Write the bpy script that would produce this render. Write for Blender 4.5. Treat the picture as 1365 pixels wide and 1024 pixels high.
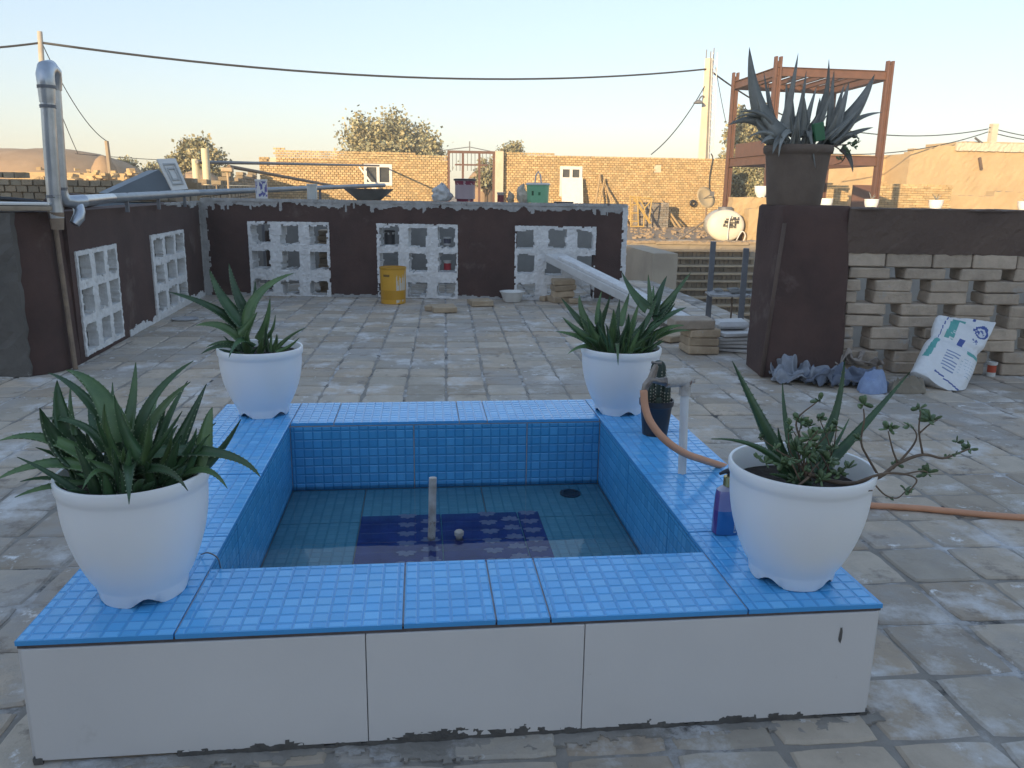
import bpy, math, random
from mathutils import Vector, Matrix, noise
random.seed(7)
S = bpy.context.scene
COL = S.collection
for o in list(bpy.data.objects): bpy.data.objects.remove(o)

# ------------------------------------------------------------------ camera
YAW, PITCH, ROLL, FPX, HC = .1134, .2347, .0151, 1080.1, 1.0279
F = Vector((math.sin(YAW)*math.cos(PITCH), math.cos(YAW)*math.cos(PITCH), -math.sin(PITCH)))
R0 = Vector((math.cos(YAW), -math.sin(YAW), 0)); U0 = R0.cross(F)
RT = R0*math.cos(ROLL)+U0*math.sin(ROLL); UP = -R0*math.sin(ROLL)+U0*math.cos(ROLL)
EYE = Vector((0, 0, HC))
cd = bpy.data.cameras.new('camera'); cam = bpy.data.objects.new('camera', cd); COL.objects.link(cam)
m = Matrix((RT, UP, -F)).transposed().to_4x4(); m.translation = EYE
cam.matrix_world = m
cd.sensor_width = 36; cd.lens = FPX/1365*36; cd.clip_start = .05; cd.clip_end = 3000
S.camera = cam

# ------------------------------------------------------------------ light
SUN_EL, SUN_AZ = math.radians(9.5), math.radians(215)
w = bpy.data.worlds.new('World'); S.world = w; w.use_nodes = True
nt = w.node_tree; bg = nt.nodes['Background']
sky = nt.nodes.new('ShaderNodeTexSky'); sky.sky_type = 'NISHITA'; sky.sun_disc = False
sky.sun_elevation = SUN_EL; sky.sun_rotation = SUN_AZ
sky.air_density = 1.35; sky.dust_density = .8; sky.ozone_density = 2.0; sky.altitude = 900
gm = nt.nodes.new('ShaderNodeGamma'); gm.inputs[1].default_value = .5      # hazy evening air: an evener, paler dome all round
nt.links.new(sky.outputs[0], gm.inputs[0]); 
tn = nt.nodes.new('ShaderNodeMix'); tn.data_type = 'RGBA'; tn.blend_type = 'MULTIPLY'; tn.inputs[0].default_value = 1; tn.inputs[7].default_value = (.875,.93,1.08,1)   # the camera's cool white balance
nt.links.new(gm.outputs[0], tn.inputs[6]); nt.links.new(tn.outputs[2], bg.inputs[0]); bg.inputs[1].default_value = .15
sl = bpy.data.lights.new('sun', 'SUN'); sl.energy = 2.3; sl.angle = math.radians(.55); sl.color = (1, .74, .42)
so = bpy.data.objects.new('sun', sl); COL.objects.link(so)
sd = Vector((math.sin(SUN_AZ)*math.cos(SUN_EL), math.cos(SUN_AZ)*math.cos(SUN_EL), math.sin(SUN_EL)))
so.rotation_euler = sd.to_track_quat('Z', 'Y').to_euler(); so.location = (-6, -8, 9)
S.view_settings.view_transform = 'Standard'; S.view_settings.look = 'None'
S.view_settings.exposure = 1.82; S.view_settings.gamma = 1; S.view_settings.use_curve_mapping = False

# ------------------------------------------------------------------ helpers
def ray(px, py): return F+RT*((px-682.5)/FPX)-UP*((py-512)/FPX)
def P(px, py, Y=None, z=None):
    d = ray(px, py); t = (z-HC)/d.z if z is not None else Y/d.y
    return EYE+d*t
def PP(px, py, O, n):
    d = ray(px, py); return EYE+d*((O-EYE).dot(n)/d.dot(n))
def pix(p):
    d = Vector(p)-EYE; z = d.dot(F)
    return 682.5+FPX*d.dot(RT)/z, 512-FPX*d.dot(UP)/z, z
def mpp(p): return (Vector(p)-EYE).dot(F)/FPX      # metres per pixel at a point
ORG = {}
def V(*a): return Vector(a)
def nz(p, s=1, seed=0): return noise.noise(Vector(p)*s+Vector((seed*7.3, seed*3.1, seed*1.7)))
def thing(name, label, cat, loc, group=None):
    o = bpy.data.objects.new(name, None); COL.objects.link(o); o.location = loc; o.empty_display_size = .05
    ORG[o.name] = Vector(loc); tag(o, label, cat, group); return o
def tag(o, label, cat, group=None):
    o['label'] = label; o['category'] = cat
    if group: o['group'] = group
    return o
class MB:
    def __init__(s): s.v = []; s.f = []; s.c = []; s.mi = []
    def face(s, idx, col=None, mi=0): s.f.append(tuple(idx)); s.c.append(col); s.mi.append(mi)
    def poly(s, pts, col=None, mi=0):
        n = len(s.v); s.v += [Vector(p) for p in pts]; s.face(range(n, n+len(pts)), col, mi)
    def box(s, c, sx, sy, sz, ax=None, col=None, mi=0, bev=0, jit=0, rnd=None):
        X, Y, Z = ax if ax else (V(1,0,0), V(0,1,0), V(0,0,1)); c = Vector(c); n = len(s.v)
        h = (sx/2, sy/2, sz/2)
        if not bev:
            for k in range(8):
                q = c+X*(h[0]*(1 if k&1 else -1))+Y*(h[1]*(1 if k&2 else -1))+Z*(h[2]*(1 if k&4 else -1))
                if jit: q += V(random.uniform(-jit,jit), random.uniform(-jit,jit), random.uniform(-jit,jit))
                s.v.append(q)
            for q in ((0,2,3,1),(4,5,7,6),(0,1,5,4),(2,6,7,3),(0,4,6,2),(1,3,7,5)): s.face([n+i for i in q], col, mi)
        else:   # chamfered box: 24 verts
            ids = {}
            for k in range(8):
                sg = [(1 if k&1 else -1), (1 if k&2 else -1), (1 if k&4 else -1)]
                j = V(random.uniform(-jit,jit), random.uniform(-jit,jit), random.uniform(-jit,jit)) if jit else V(0,0,0)
                for a in range(3):
                    hh = [h[i]-(0 if i == a else bev) for i in range(3)]
                    ids[k, a] = len(s.v)
                    s.v.append(c+X*(sg[0]*hh[0])+Y*(sg[1]*hh[1])+Z*(sg[2]*hh[2])+j)
            def ccw(l, out):
                p = [s.v[i] for i in l]; nn = (p[1]-p[0]).cross(p[2]-p[0])
                s.face(l if nn.dot(out) > 0 else l[::-1], col, mi)
            axs = (X, Y, Z)
            for a in range(3):
                b, d = [(1,2),(0,2),(0,1)][a]
                for sg in (0,1):
                    k0 = sg << a; q = [k0, k0|(1<<b), k0|(1<<b)|(1<<d), k0|(1<<d)]
                    ccw([ids[k, a] for k in q], axs[a]*(1 if sg else -1))
            for a in range(3):
                b, d = [(1,2),(0,2),(0,1)][a]
                for sb in (0,1):
                    for sdd in (0,1):
                        k0 = (sb<<b)|(sdd<<d); k1 = k0|(1<<a)
                        ccw([ids[k0,b], ids[k1,b], ids[k1,d], ids[k0,d]], axs[b]*(1 if sb else -1)+axs[d]*(1 if sdd else -1))
            for k in range(8):
                ccw([ids[k,0], ids[k,1], ids[k,2]], X*(1 if k&1 else -1)+Y*(1 if k&2 else -1)+Z*(1 if k&4 else -1))
        return s
    def tube(s, pts, rad, n=10, cap=True, col=None, mi=0):
        pts = [Vector(p) for p in pts]; rad = rad if isinstance(rad, (list, tuple)) else [rad]*len(pts)
        prev = None; rings = []
        for i, p in enumerate(pts):
            t = (pts[min(i+1, len(pts)-1)]-pts[max(i-1, 0)])
            t = t.normalized() if t.length > 1e-9 else V(0,0,1)
            if prev is None:
                a = t.cross(V(0,0,1));  a = a if a.length > .05 else t.cross(V(1,0,0))
            else: a = prev-t*prev.dot(t)
            a.normalize(); prev = a; b = t.cross(a); st = len(s.v)
            for k in range(n):
                g = 2*math.pi*k/n; s.v.append(p+(a*math.cos(g)+b*math.sin(g))*rad[i])
            rings.append(st)
        for i in range(len(rings)-1):
            for k in range(n):
                k2 = (k+1) % n; s.face((rings[i]+k, rings[i]+k2, rings[i+1]+k2, rings[i+1]+k), col, mi)
        if cap:
            s.face([rings[0]+k for k in range(n)][::-1], col, mi); s.face([rings[-1]+k for k in range(n)], col, mi)
        return s
    def lathe(s, c, prof, n=40, mod=None, cap0=False, cap1=False, col=None, mi=0, ax=None):
        X, Y, Z = ax if ax else (V(1,0,0), V(0,1,0), V(0,0,1)); c = Vector(c); st = len(s.v)
        for i, (r, z) in enumerate(prof):
            for k in range(n):
                g = 2*math.pi*k/n; rr, zz = mod(i, g, r, z) if mod else (r, z)
                s.v.append(c+(X*math.cos(g)+Y*math.sin(g))*rr+Z*zz)
        for i in range(len(prof)-1):
            for k in range(n):
                k2 = (k+1) % n; s.face((st+i*n+k, st+i*n+k2, st+(i+1)*n+k2, st+(i+1)*n+k), col, mi)
        if cap0: s.face([st+k for k in range(n)][::-1], col, mi)
        if cap1: s.face([st+(len(prof)-1)*n+k for k in range(n)], col, mi)
        return s
    def build(s, name, mats, parent=None, smooth=False, loc=None, label=None, cat=None, group=None, kind=None, ang=None):
        if parent is not None: org = ORG[parent.name]
        else: org = Vector(loc) if loc is not None else V(0,0,0)
        me = bpy.data.meshes.new(name)
        me.from_pydata([tuple(p-org) for p in s.v], [], s.f)
        mats = mats if isinstance(mats, (list, tuple)) else [mats]
        for q in mats: me.materials.append(q)
        if any(s.mi): me.polygons.foreach_set('material_index', s.mi)
        if any(c is not None for c in s.c):
            at = me.color_attributes.new('col', 'FLOAT_COLOR', 'CORNER'); buf = []
            for poly, c in zip(s.f, s.c):
                c = c if c is not None else (1,1,1)
                if isinstance(c, (int, float)): c = (c, c, c)
                buf += [c[0], c[1], c[2], 1]*len(poly)
            at.data.foreach_set('color', buf)
        if smooth:
            me.polygons.foreach_set('use_smooth', [True]*len(me.polygons))
            if ang: me.set_sharp_from_angle(angle=math.radians(ang))
        me.update()
        o = bpy.data.objects.new(name, me); COL.objects.link(o)
        if parent is not None: o.parent = parent
        else: o.location = org
        ORG[o.name] = org
        if label: tag(o, label, cat, group)
        if kind: o['kind'] = kind
        return o

# ---- materials
MATS = {}
def M(name, c1, c2=None, scale=6, rough=.8, bump=0, bscale=60, attr=False, spots=None, sscale=8, sthr=.6, swid=.08,
      metal=0, spec=.5, stretch=(1,1,1), detail=6, coat=0, sss=0, trans=0, rnd=0):
    if name in MATS: return MATS[name]
    mt = bpy.data.materials.new(name); mt.use_nodes = True; t = mt.node_tree; N = t.nodes; L = t.links
    b = N['Principled BSDF']; g = N.new('ShaderNodeNewGeometry'); mp = N.new('ShaderNodeMapping')
    mp.inputs['Scale'].default_value = stretch; L.new(g.outputs['Position'], mp.inputs['Vector'])
    def ns(sc, det=detail, ro=.62):
        q = N.new('ShaderNodeTexNoise'); q.inputs['Scale'].default_value = sc; q.inputs['Detail'].default_value = det
        q.inputs['Roughness'].default_value = ro; L.new(mp.outputs[0], q.inputs['Vector']); return q
    def mix(a, bb, f, mode='MIX'):
        x = N.new('ShaderNodeMix'); x.data_type = 'RGBA'; x.blend_type = mode
        for s_, val in ((x.inputs[6], a), (x.inputs[7], bb), (x.inputs[0], f)):
            if hasattr(val, 'links') or isinstance(val, bpy.types.NodeSocket): L.new(val, s_)
            else: s_.default_value = val if not isinstance(val, tuple) else (*val, 1)
        return x.outputs[2]
    def ramp(src, lo, hi):
        r = N.new('ShaderNodeMapRange'); r.inputs[1].default_value = lo; r.inputs[2].default_value = hi
        L.new(src, r.inputs[0]); return r.outputs[0]
    if c2 is None: c2 = tuple(x*.86 for x in c1)
    col = mix(c1, c2, ramp(ns(scale).outputs[0], .32, .68))
    if attr:
        a = N.new('ShaderNodeVertexColor'); a.layer_name = 'col'
        col = mix(col, a.outputs[0], 1.0, 'MULTIPLY')
    if rnd:
        oi = N.new('ShaderNodeObjectInfo'); r = N.new('ShaderNodeMapRange'); L.new(oi.outputs['Random'], r.inputs[0])
        r.inputs[3].default_value = 1-rnd; r.inputs[4].default_value = 1+rnd
        col = mix(col, r.outputs[0], 1.0, 'MULTIPLY')
    for sp in (spots or []):
        c, sc, th, wd = sp
        col = mix(col, c, ramp(ns(sc, 8, .7).outputs[0], th, th+wd))
    L.new(col, b.inputs['Base Color'])
    b.inputs['Roughness'].default_value = rough; b.inputs['Metallic'].default_value = metal
    b.inputs['Specular IOR Level'].default_value = spec
    if coat: b.inputs['Coat Weight'].default_value = coat; b.inputs['Coat Roughness'].default_value = .12
    if sss:
        b.inputs['Subsurface Weight'].default_value = sss; b.inputs['Subsurface Radius'].default_value = (.02,.015,.01); b.inputs['Subsurface Scale'].default_value = .5
    if trans: b.inputs['Transmission Weight'].default_value = trans
    if bump:
        bp = N.new('ShaderNodeBump'); bp.inputs['Strength'].default_value = 1; bp.inputs['Distance'].default_value = bump
        L.new(ns(bscale, 8, .65).outputs[0], bp.inputs['Height']); L.new(bp.outputs[0], b.inputs['Normal'])
    MATS[name] = mt; return mt
def rgb(r, g, b):
    f = lambda x: (x/255/12.92 if x/255 <= .04045 else ((x/255+.055)/1.055)**2.4)
    return (f(r), f(g), f(b))

m_paver = M('paver_clay', (.52,.43,.335), (.40,.33,.255), 9, .85, .004, 45, attr=True,
            spots=[((.36,.33,.30), 1.3, .48, .14), ((.24,.20,.165), 7, .57, .10), ((.60,.58,.56), 3.2, .53, .13), ((.74,.73,.72), 9, .61, .07), ((.10,.09,.085), 30, .68, .06)])
m_mortar = M('joint_mortar', (.33,.30,.265), (.21,.19,.165), 7, .95, .004, 80, spots=[((.56,.55,.55), 2.6, .52, .12), ((.075,.07,.066), 4, .57, .06)])
m_brown = M('brown_mud_plaster', (.095,.052,.042), (.060,.033,.028), 3.5, .9, .004, 70, spots=[((.16,.12,.10), 2.1, .58, .15)])
m_cap = M('grey_brown_plaster', (.135,.092,.07), (.09,.06,.048), 3, .92, .005, 60)
m_white = M('white_rough_mortar', (.78,.77,.76), (.60,.59,.58), 14, .9, .006, 55, spots=[((.30,.26,.24), 22, .66, .06)])
m_wtrim = M('smeared_white_mortar', (.46,.45,.44), (.30,.29,.28), 10, .92, .006, 50, spots=[((.16,.12,.11), 14, .60, .07)])
m_cement = M('grey_cement', (.27,.265,.25), (.20,.195,.185), 4, .9, .003, 60, spots=[((.10,.095,.09), 9, .66, .08)])
m_dgrey = M('dark_grey_mud_plaster', (.17,.155,.14), (.105,.095,.085), 3, .95, .006, 55, spots=[((.26,.245,.23), 12, .66, .05)])
m_brick = M('loose_clay_brick', (.50,.385,.26), (.38,.285,.19), 14, .9, .004, 70, attr=False, rnd=.15, spots=[((.55,.5,.44), 9, .62, .08)])
m_grbrick = M('grey_brown_brick', (.52,.42,.325), (.38,.305,.235), 12, .92, .008, 60, rnd=.14, spots=[((.40,.37,.34), 7, .58, .1)])
m_ybrick = M('yellow_brick', (.56,.41,.22), (.44,.31,.16), 5, .9, .004, 40, attr=True)
m_ymort = M('mud_joint', (.30,.215,.125), (.22,.155,.09), 6, .95, .003, 40)
m_plaster = M('adobe_plaster', (.52,.385,.22), (.44,.32,.18), 1.2, .95, .006, 9, spots=[((.36,.24,.14), 2.2, .64, .08)])
m_adobe2 = M('adobe_earth', (.40,.28,.18), (.32,.22,.14), 1.0, .95, .02, 5)
m_ground = M('dry_earth', (.36,.275,.19), (.27,.205,.14), .8, .95, .02, 4, spots=[((.44,.36,.27), 3, .6, .1)])
m_yard = M('courtyard_earth', (.30,.26,.21), (.22,.19,.15), 2, .95, .01, 20)
m_pot = M('white_plastic', (.84,.84,.84), (.81,.81,.82), 5, .33, 0, sss=.12, spots=[((.50,.48,.45), 12, .74, .05)])
m_leafm = M('aloe_leaf', (.060,.125,.048), (.030,.070,.032), 22, .38, .0006, 90, rnd=.3, spec=.5)
m_leafg = M('aloe_leaf_light', (.12,.20,.07), (.065,.125,.05), 22, .38, .0006, 90, rnd=.25)
m_leafr = M('aloe_leaf_greyish', (.27,.265,.235), (.19,.19,.17), 14, .5, .001, 60, rnd=.25)
m_tooth = M('pale_leaf_tooth', (.28,.34,.21), None, 20, .6)
m_soil = M('potting_soil', (.045,.032,.024), (.02,.015,.012), 30, .95, .01, 60)
m_sq = M('mosaic_blue_glaze', (1,1,1), (.93,.95,.97), 5, .16, .0004, 30, attr=True, spec=.5)
m_grout = M('tile_grout', (.46,.45,.43), (.33,.32,.30), 20, .8)
m_edge = M('tile_edge_gap_shade', (.12,.10,.10), (.07,.055,.05), 20, .8)
m_panel = M('white_ceramic_panel', (.66,.63,.61), (.60,.575,.56), 1.6, .32, .0006, 25, spec=.45, spots=[((.40,.37,.34), 2.6, .64, .16), ((.30,.27,.25), 14, .66, .05)])
m_black = M('black_mastic', (.075,.07,.066), (.12,.11,.10), 30, .8, .004, 60)
m_navy = M('navy_glazed_tile', (.020,.030,.16), (.035,.055,.26), 14, .15)
m_lilac = M('lilac_glaze_print', (.26,.27,.40), (.19,.20,.32), 40, .25)
m_pvc = M('white_pvc', (.68,.68,.66), (.58,.57,.55), 12, .4, spots=[((.22,.14,.09), 16, .64, .06)])
m_pvcd = M('limescaled_pvc', (.56,.52,.47), (.32,.27,.22), 30, .55, .001, 90, spots=[((.20,.10,.06), 26, .58, .07), ((.05,.05,.05), 18, .64, .07)])
m_brass = M('dull_tap_metal', (.30,.26,.23), (.18,.15,.13), 40, .42, .0006, 120, metal=.75)
m_hose = M('orange_rubber_hose', (.62,.30,.17), (.52,.25,.14), 8, .5, .0003, 60)
m_bpot = M('black_plastic', (.022,.024,.032), (.016,.017,.022), 20, .38)
m_cactus = M('cactus_skin', (.028,.045,.028), (.015,.026,.018), 30, .6)
m_spine = M('cactus_areole', (.30,.27,.22), (.4,.37,.3), 90, .9)
m_zinc = M('galvanised_sheet', (.50,.53,.58), (.36,.39,.43), 9, .30, .0012, 14, metal=.85, spots=[((.35,.30,.26), 7, .70, .1)])
m_rustd = M('stained_duct_foot', (.30,.22,.15), (.18,.13,.10), 12, .8, .003, 50)
m_steel = M('primer_red_steel', (.15,.075,.055), (.11,.058,.045), 6, .6, .001, 40)
m_gsteel = M('grey_steel', (.17,.175,.19), (.12,.12,.13), 8, .5, .001, 40)
m_wood = M('weathered_wood', (.40,.32,.23), (.27,.21,.15), 9, .85, .002, 60, stretch=(1,1,.15))
m_cable = M('black_cable', (.03,.03,.035), None, 10, .6)
m_conc = M('pale_concrete', (.62,.55,.44), (.52,.46,.36), 5, .9, .003, 40)
m_attr = M('printed_surface', (1,1,1), (.94,.94,.94), 30, .55, .0006, 90, attr=True)
m_attrg = M('painted_plastic', (1,1,1), (.93,.93,.93), 12, .35, 0, attr=True)
m_cloth = M('dusty_cloth', (1,1,1), (.80,.80,.82), 25, .95, .002, 160, attr=True)
m_limb = M('tree_bark', (.14,.10,.07), (.09,.065,.045), 8, .95, .01, 30)
m_fol = M('tree_foliage', (.15,.16,.075), (.10,.11,.05), 1.5, .7, attr=True)
m_foly = M('pale_foliage', (.36,.33,.20), (.25,.24,.135), 1.5, .7, attr=True)  # leaf colour lightened to carry the sunlit, hazy look
m_jade = M('succulent_leaf', (.13,.19,.085), (.085,.135,.06), 40, .45, rnd=.2)
m_jstem = M('succulent_stem', (.17,.115,.075), (.11,.075,.05), 40, .7)
m_wframe = M('white_painted_metal', (.74,.73,.70), (.66,.65,.62), 8, .5)
m_glass = M('dark_window_glass', (.05,.055,.06), (.08,.085,.09), 3, .1)
m_clay = M('brown_clay_pot', (.175,.13,.10), (.125,.092,.072), 6, .9, .004, 60)
m_marble = M('white_painted_plank', (.66,.65,.63), (.52,.50,.48), 6, .7, .002, 40, stretch=(1,1,1), spots=[((.32,.27,.22), 9, .64, .06)])
m_plate = M('scratched_metal_plate', (.62,.64,.67), (.5,.5,.52), 20, .3, 0, metal=.6)

def water_mat():
    mt = bpy.data.materials.new('still_water'); mt.use_nodes = True; t = mt.node_tree; b = t.nodes['Principled BSDF']
    b.inputs['Base Color'].default_value = (.80,.92,.95,1); b.inputs['Roughness'].default_value = .015
    b.inputs['Transmission Weight'].default_value = 1; b.inputs['IOR'].default_value = 1.33
    q = t.nodes.new('ShaderNodeTexNoise'); q.inputs['Scale'].default_value = 7; g = t.nodes.new('ShaderNodeNewGeometry')
    t.links.new(g.outputs['Position'], q.inputs['Vector'])
    bp = t.nodes.new('ShaderNodeBump'); bp.inputs['Distance'].default_value = .0006; bp.inputs['Strength'].default_value = .5
    t.links.new(q.outputs[0], bp.inputs['Height']); t.links.new(bp.outputs[0], b.inputs['Normal'])
    return mt
m_water = water_mat()

def rough_slab(mb, O, u, v, n, u0, u1, v0, v1, du, inside, thick, relief=.004, edge=.35, seed=0, mi=0):
    """a slab of hand-laid mortar: grid of cells kept where inside(u,v), uneven edges and face, with thickness"""
    nu = max(2, int((u1-u0)/du)); nv = max(2, int((v1-v0)/du)); a = (u1-u0)/nu; b = (v1-v0)/nv
    keep = [[inside(u0+(i+.5)*a, v0+(j+.5)*b) for j in range(nv)] for i in range(nu)]
    vid = {}; bid = {}
    def pt(i, j):
        h = nz((i*1.37, j*1.91, seed), .83, seed); k = nz((i*1.13, j*1.77, seed+5), .9, seed+3)
        return u0+i*a+h*a*edge, v0+j*b+k*b*edge
    def fv(i, j):
        if (i, j) not in vid:
            x, y = pt(i, j); r = relief*(nz((x*40, y*40, seed), 1, seed)+.6*nz((x*110, y*110, 0), 1, seed))
            vid[i, j] = len(mb.v); mb.v.append(O+u*x+v*y+n*r)
        return vid[i, j]
    def bv(i, j):
        if (i, j) not in bid:
            x, y = pt(i, j); bid[i, j] = len(mb.v); mb.v.append(O+u*x+v*y-n*thick)
        return bid[i, j]
    for i in range(nu):
        for j in range(nv):
            if not keep[i][j]: continue
            mb.face((fv(i,j), fv(i+1,j), fv(i+1,j+1), fv(i,j+1)), None, mi)
            for di, dj, p, q in ((-1,0,(i,j+1),(i,j)), (1,0,(i+1,j),(i+1,j+1)), (0,-1,(i,j),(i+1,j)), (0,1,(i+1,j+1),(i,j+1))):
                x, y = i+di, j+dj
                if not (0 <= x < nu and 0 <= y < nv and keep[x][y]):
                    mb.face((fv(*q), fv(*p), bv(*p), bv(*q)), None, mi)
    return mb

def wall_cells(mb, O, u, v, n, us, vs, solid, thick, mi=0):
    """wall body with clean openings: us,vs are cut lines, solid(i,j) tells which cells are wall"""
    nu, nv = len(us)-1, len(vs)-1
    q = lambda i, j, d: O+u*us[i]+v*vs[j]-n*d
    for i in range(nu):
        for j in range(nv):
            if not solid(i, j): continue
            mb.poly((q(i,j,0), q(i+1,j,0), q(i+1,j+1,0), q(i,j+1,0)), None, mi)
            mb.poly((q(i,j+1,thick), q(i+1,j+1,thick), q(i+1,j,thick), q(i,j,thick)), None, mi)
            for di, dj, a, b in ((-1,0,(i,j+1),(i,j)), (1,0,(i+1,j),(i+1,j+1)), (0,-1,(i,j),(i+1,j)), (0,1,(i+1,j+1),(i,j+1))):
                x, y = i+di, j+dj
                if not (0 <= x < nu and 0 <= y < nv and solid(x, y)):
                    mb.poly((q(*b,0), q(*a,0), q(*a,thick), q(*b,thick)), None, mi)
    return mb

def brick_field(mb, O, u, n, L, top, z0, bl, bh, depth=.09, joint=.012, jit=.004, hole=None, colv=.25, cols=None):
    """courses of single bricks along u, from z0 up to top(u); hole(u,z) leaves openings"""
    up = V(0,0,1); r = 0; z = z0
    while True:
        z1 = z+bh; x = -(r % 2)*bl/2; any_ = False
        while x < L:
            a, b = max(x, 0), min(x+bl, L)
            if b-a > bl*.25:
                cx = (a+b)/2
                if z1 <= top(cx)+1e-6:
                    any_ = True
                    if not (hole and hole(cx, (z+z1)/2)):
                        k = 1+random.uniform(-colv, colv); wm = random.uniform(-.05, .05)
                        c = O+u*cx+up*((z+z1)/2)+n*(random.uniform(-jit, jit)-depth/2)
                        mb.box(c, b-a-joint, depth, bh-joint*.9, (u, -n, up), col=(k*(1+wm), k, k*(1-wm)), jit=.003)
            x += bl
        if not any_ and z1 > z0+.3: break
        z = z1; r += 1
        if z > z0+8: break
    return mb

# ---- three crumpled cloths: dropped on a floor by the cloth solver, then kept as plain meshes
def drop_cloths(specs):
    pm = bpy.data.meshes.new('drop_floor'); pm.from_pydata([(-6,-2,0),(6,-2,0),(6,2,0),(-6,2,0)], [], [(0,1,2,3)]); po = bpy.data.objects.new('drop_floor', pm); COL.objects.link(po)
    po.modifiers.new('k', 'COLLISION'); po.collision.cloth_friction = 40; po.collision.thickness_outer = .004; obs = []
    for k, (seed, w_, d_, sq, h) in enumerate(specs):
        n, m_ = 40, 30; vs = []; rest = []; fs = []
        for j in range(m_+1):
            for i in range(n+1):
                x, y = (i/n-.5)*w_, (j/m_-.5)*d_; q = V(x*4, y*4, seed); rest.append((x+k*2, y, h))
                vs.append((k*2+x*sq+.05*noise.noise(q*1.3), y*sq+.05*noise.noise(q*1.3+V(9,0,0)), h+.10*noise.noise(q*1.6+V(0,5,0))+.06*noise.noise(q*3)))
        for j in range(m_):
            for i in range(n): a = j*(n+1)+i; fs.append((a, a+1, a+n+2, a+n+1))
        me = bpy.data.meshes.new('drop_cloth'); me.from_pydata(vs, [], fs); o = bpy.data.objects.new('drop_cloth', me); COL.objects.link(o)
        o.shape_key_add(name='Basis'); sk = o.shape_key_add(name='rest')
        for i, p in enumerate(rest): sk.data[i].co = p
        md = o.modifiers.new('c', 'CLOTH'); st = md.settings; st.quality = 5; st.mass = .15; st.tension_stiffness = 12; st.compression_stiffness = 12; st.bending_stiffness = .25; st.rest_shape_key = sk
        cs = md.collision_settings; cs.use_self_collision = True; cs.self_distance_min = .004; cs.distance_min = .004; cs.collision_quality = 2; obs.append(o)
    for f in range(1, 31): S.frame_set(f)
    dg = bpy.context.evaluated_depsgraph_get(); out = []
    for o in obs:
        me = o.evaluated_get(dg).to_mesh(); out.append(([v.co.copy() for v in me.vertices], [tuple(p.vertices) for p in me.polygons]))
    for o in obs+[po]: bpy.data.objects.remove(o)
    S.frame_set(1); return out
CLOTHS = drop_cloths([(3,.75,.6,.5,.12), (8,.85,.55,.55,.13), (14,.62,.30,.55,.10)])

# ------------------------------------------------------------------ setting
GZ = -.08; PITZ = -2.2; EDGE = 18.3
X0, Y0, RIM, PW_ = -.7092, 1.362, .2485, 1.605          # pool: outer corner, rim height, side length
X1, Y1 = X0+1.6, Y0+PW_
def sheet(name, quads, mat):
    mb = MB()
    for a, b, c, d, z in quads: mb.poly((V(a,c,z), V(b,c,z), V(b,d,z), V(a,d,z)))
    o = mb.build(name, mat, kind='structure'); return o
g = MB()
for a, b, c, d in ((-110,-2.4,-50,EDGE), (14,110,-50,EDGE), (-2.4,14,-50,4.7), (-110,110,EDGE,130)):
    g.poly((V(a,c,GZ), V(b,c,GZ), V(b,d,GZ), V(a,d,GZ)))
g.build('ground', m_ground, kind='structure')
sheet('courtyard', [(-2.6,14.2,4.5,EDGE+.2,PITZ)], m_yard)
fl = MB()
fl.box((0,1.78,-1.106), 12, 5.96, 2.2); fl.box((.175,7.13,-1.106), 5.15, 4.74, 2.2)
floor_ = fl.build('terrace_floor', m_mortar, kind='structure')

# pavers: square clay tiles bedded in mortar, every one laid by hand
def paver_mesh(name, s, col, seed):
    rr = random.Random(seed); mb = MB(); h = s/2; N = 4; ch = .006
    pts = []
    for k in range(4*N):
        e, t = divmod(k, N); t = t/N*2-1
        x, y = ((t,-1),(1,t),(-t,1),(-1,-t))[e]
        rad = 1-.05*(abs(x)*abs(y))**6+rr.uniform(-.018,.018)
        pts.append((x*h*rad, y*h*rad))
    tilt = (rr.uniform(-.006,.006), rr.uniform(-.006,.006))
    n = len(pts); c = col
    for (x, y) in pts: mb.v.append(V(x*(1-ch/h), y*(1-ch/h), x*tilt[0]+y*tilt[1]+rr.uniform(-.0006,.0006)))
    for (x, y) in pts: mb.v.append(V(x, y, -.005+x*tilt[0]+y*tilt[1]))
    for (x, y) in pts: mb.v.append(V(x, y, -.03))
    mb.face(range(n), c)
    for r in (0, 1):
        for k in range(n): mb.face((r*n+k, (r+1)*n+k, (r+1)*n+(k+1)%n, r*n+(k+1)%n), c)
    return mb
PIT = .212; prot = math.radians(-1.7); cP, sP = math.cos(prot), math.sin(prot)
variants = []
for k in range(16):
    q = random.uniform(.74, 1.18); wm = random.uniform(-.05, .05)
    variants.append(paver_mesh('paver', PIT-random.uniform(.008,.016), (q*(1+wm), q, q*(1-wm)), k))
vmesh = []
for k, mb in enumerate(variants):
    o = mb.build('paver', m_paver); vmesh.append(o.data); bpy.data.objects.remove(o)
spots = []
for i in range(-40, 40):
    for j in range(-30, 40):
        a, b = i*PIT, j*PIT+(random.uniform(-.003,.003))
        x, y = .15+.106+cP*a-sP*b, 4.9+.106+sP*a+cP*b
        if y < -1.05 or y > 9.4: continue
        if y > 4.62 and (x < -2.3 or x > 2.66): continue
        if abs(x) > 5.9: continue
        if X0+.07 < x < X1-.07 and Y0+.07 < y < Y1-.07: continue
        px, py, d = pix((x, y, 0)); vis = d > .3 and -60 < px < 1425 and py < 1070 and not (y > 7.75 - .122*x) and not (x < -2.05 and y > 4.6) and not (x > 1.95 and y > 4.35)
        spots.append((0 if vis else 1, d, x, y))
spots.sort(); NP = 300; rest = MB()
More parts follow.
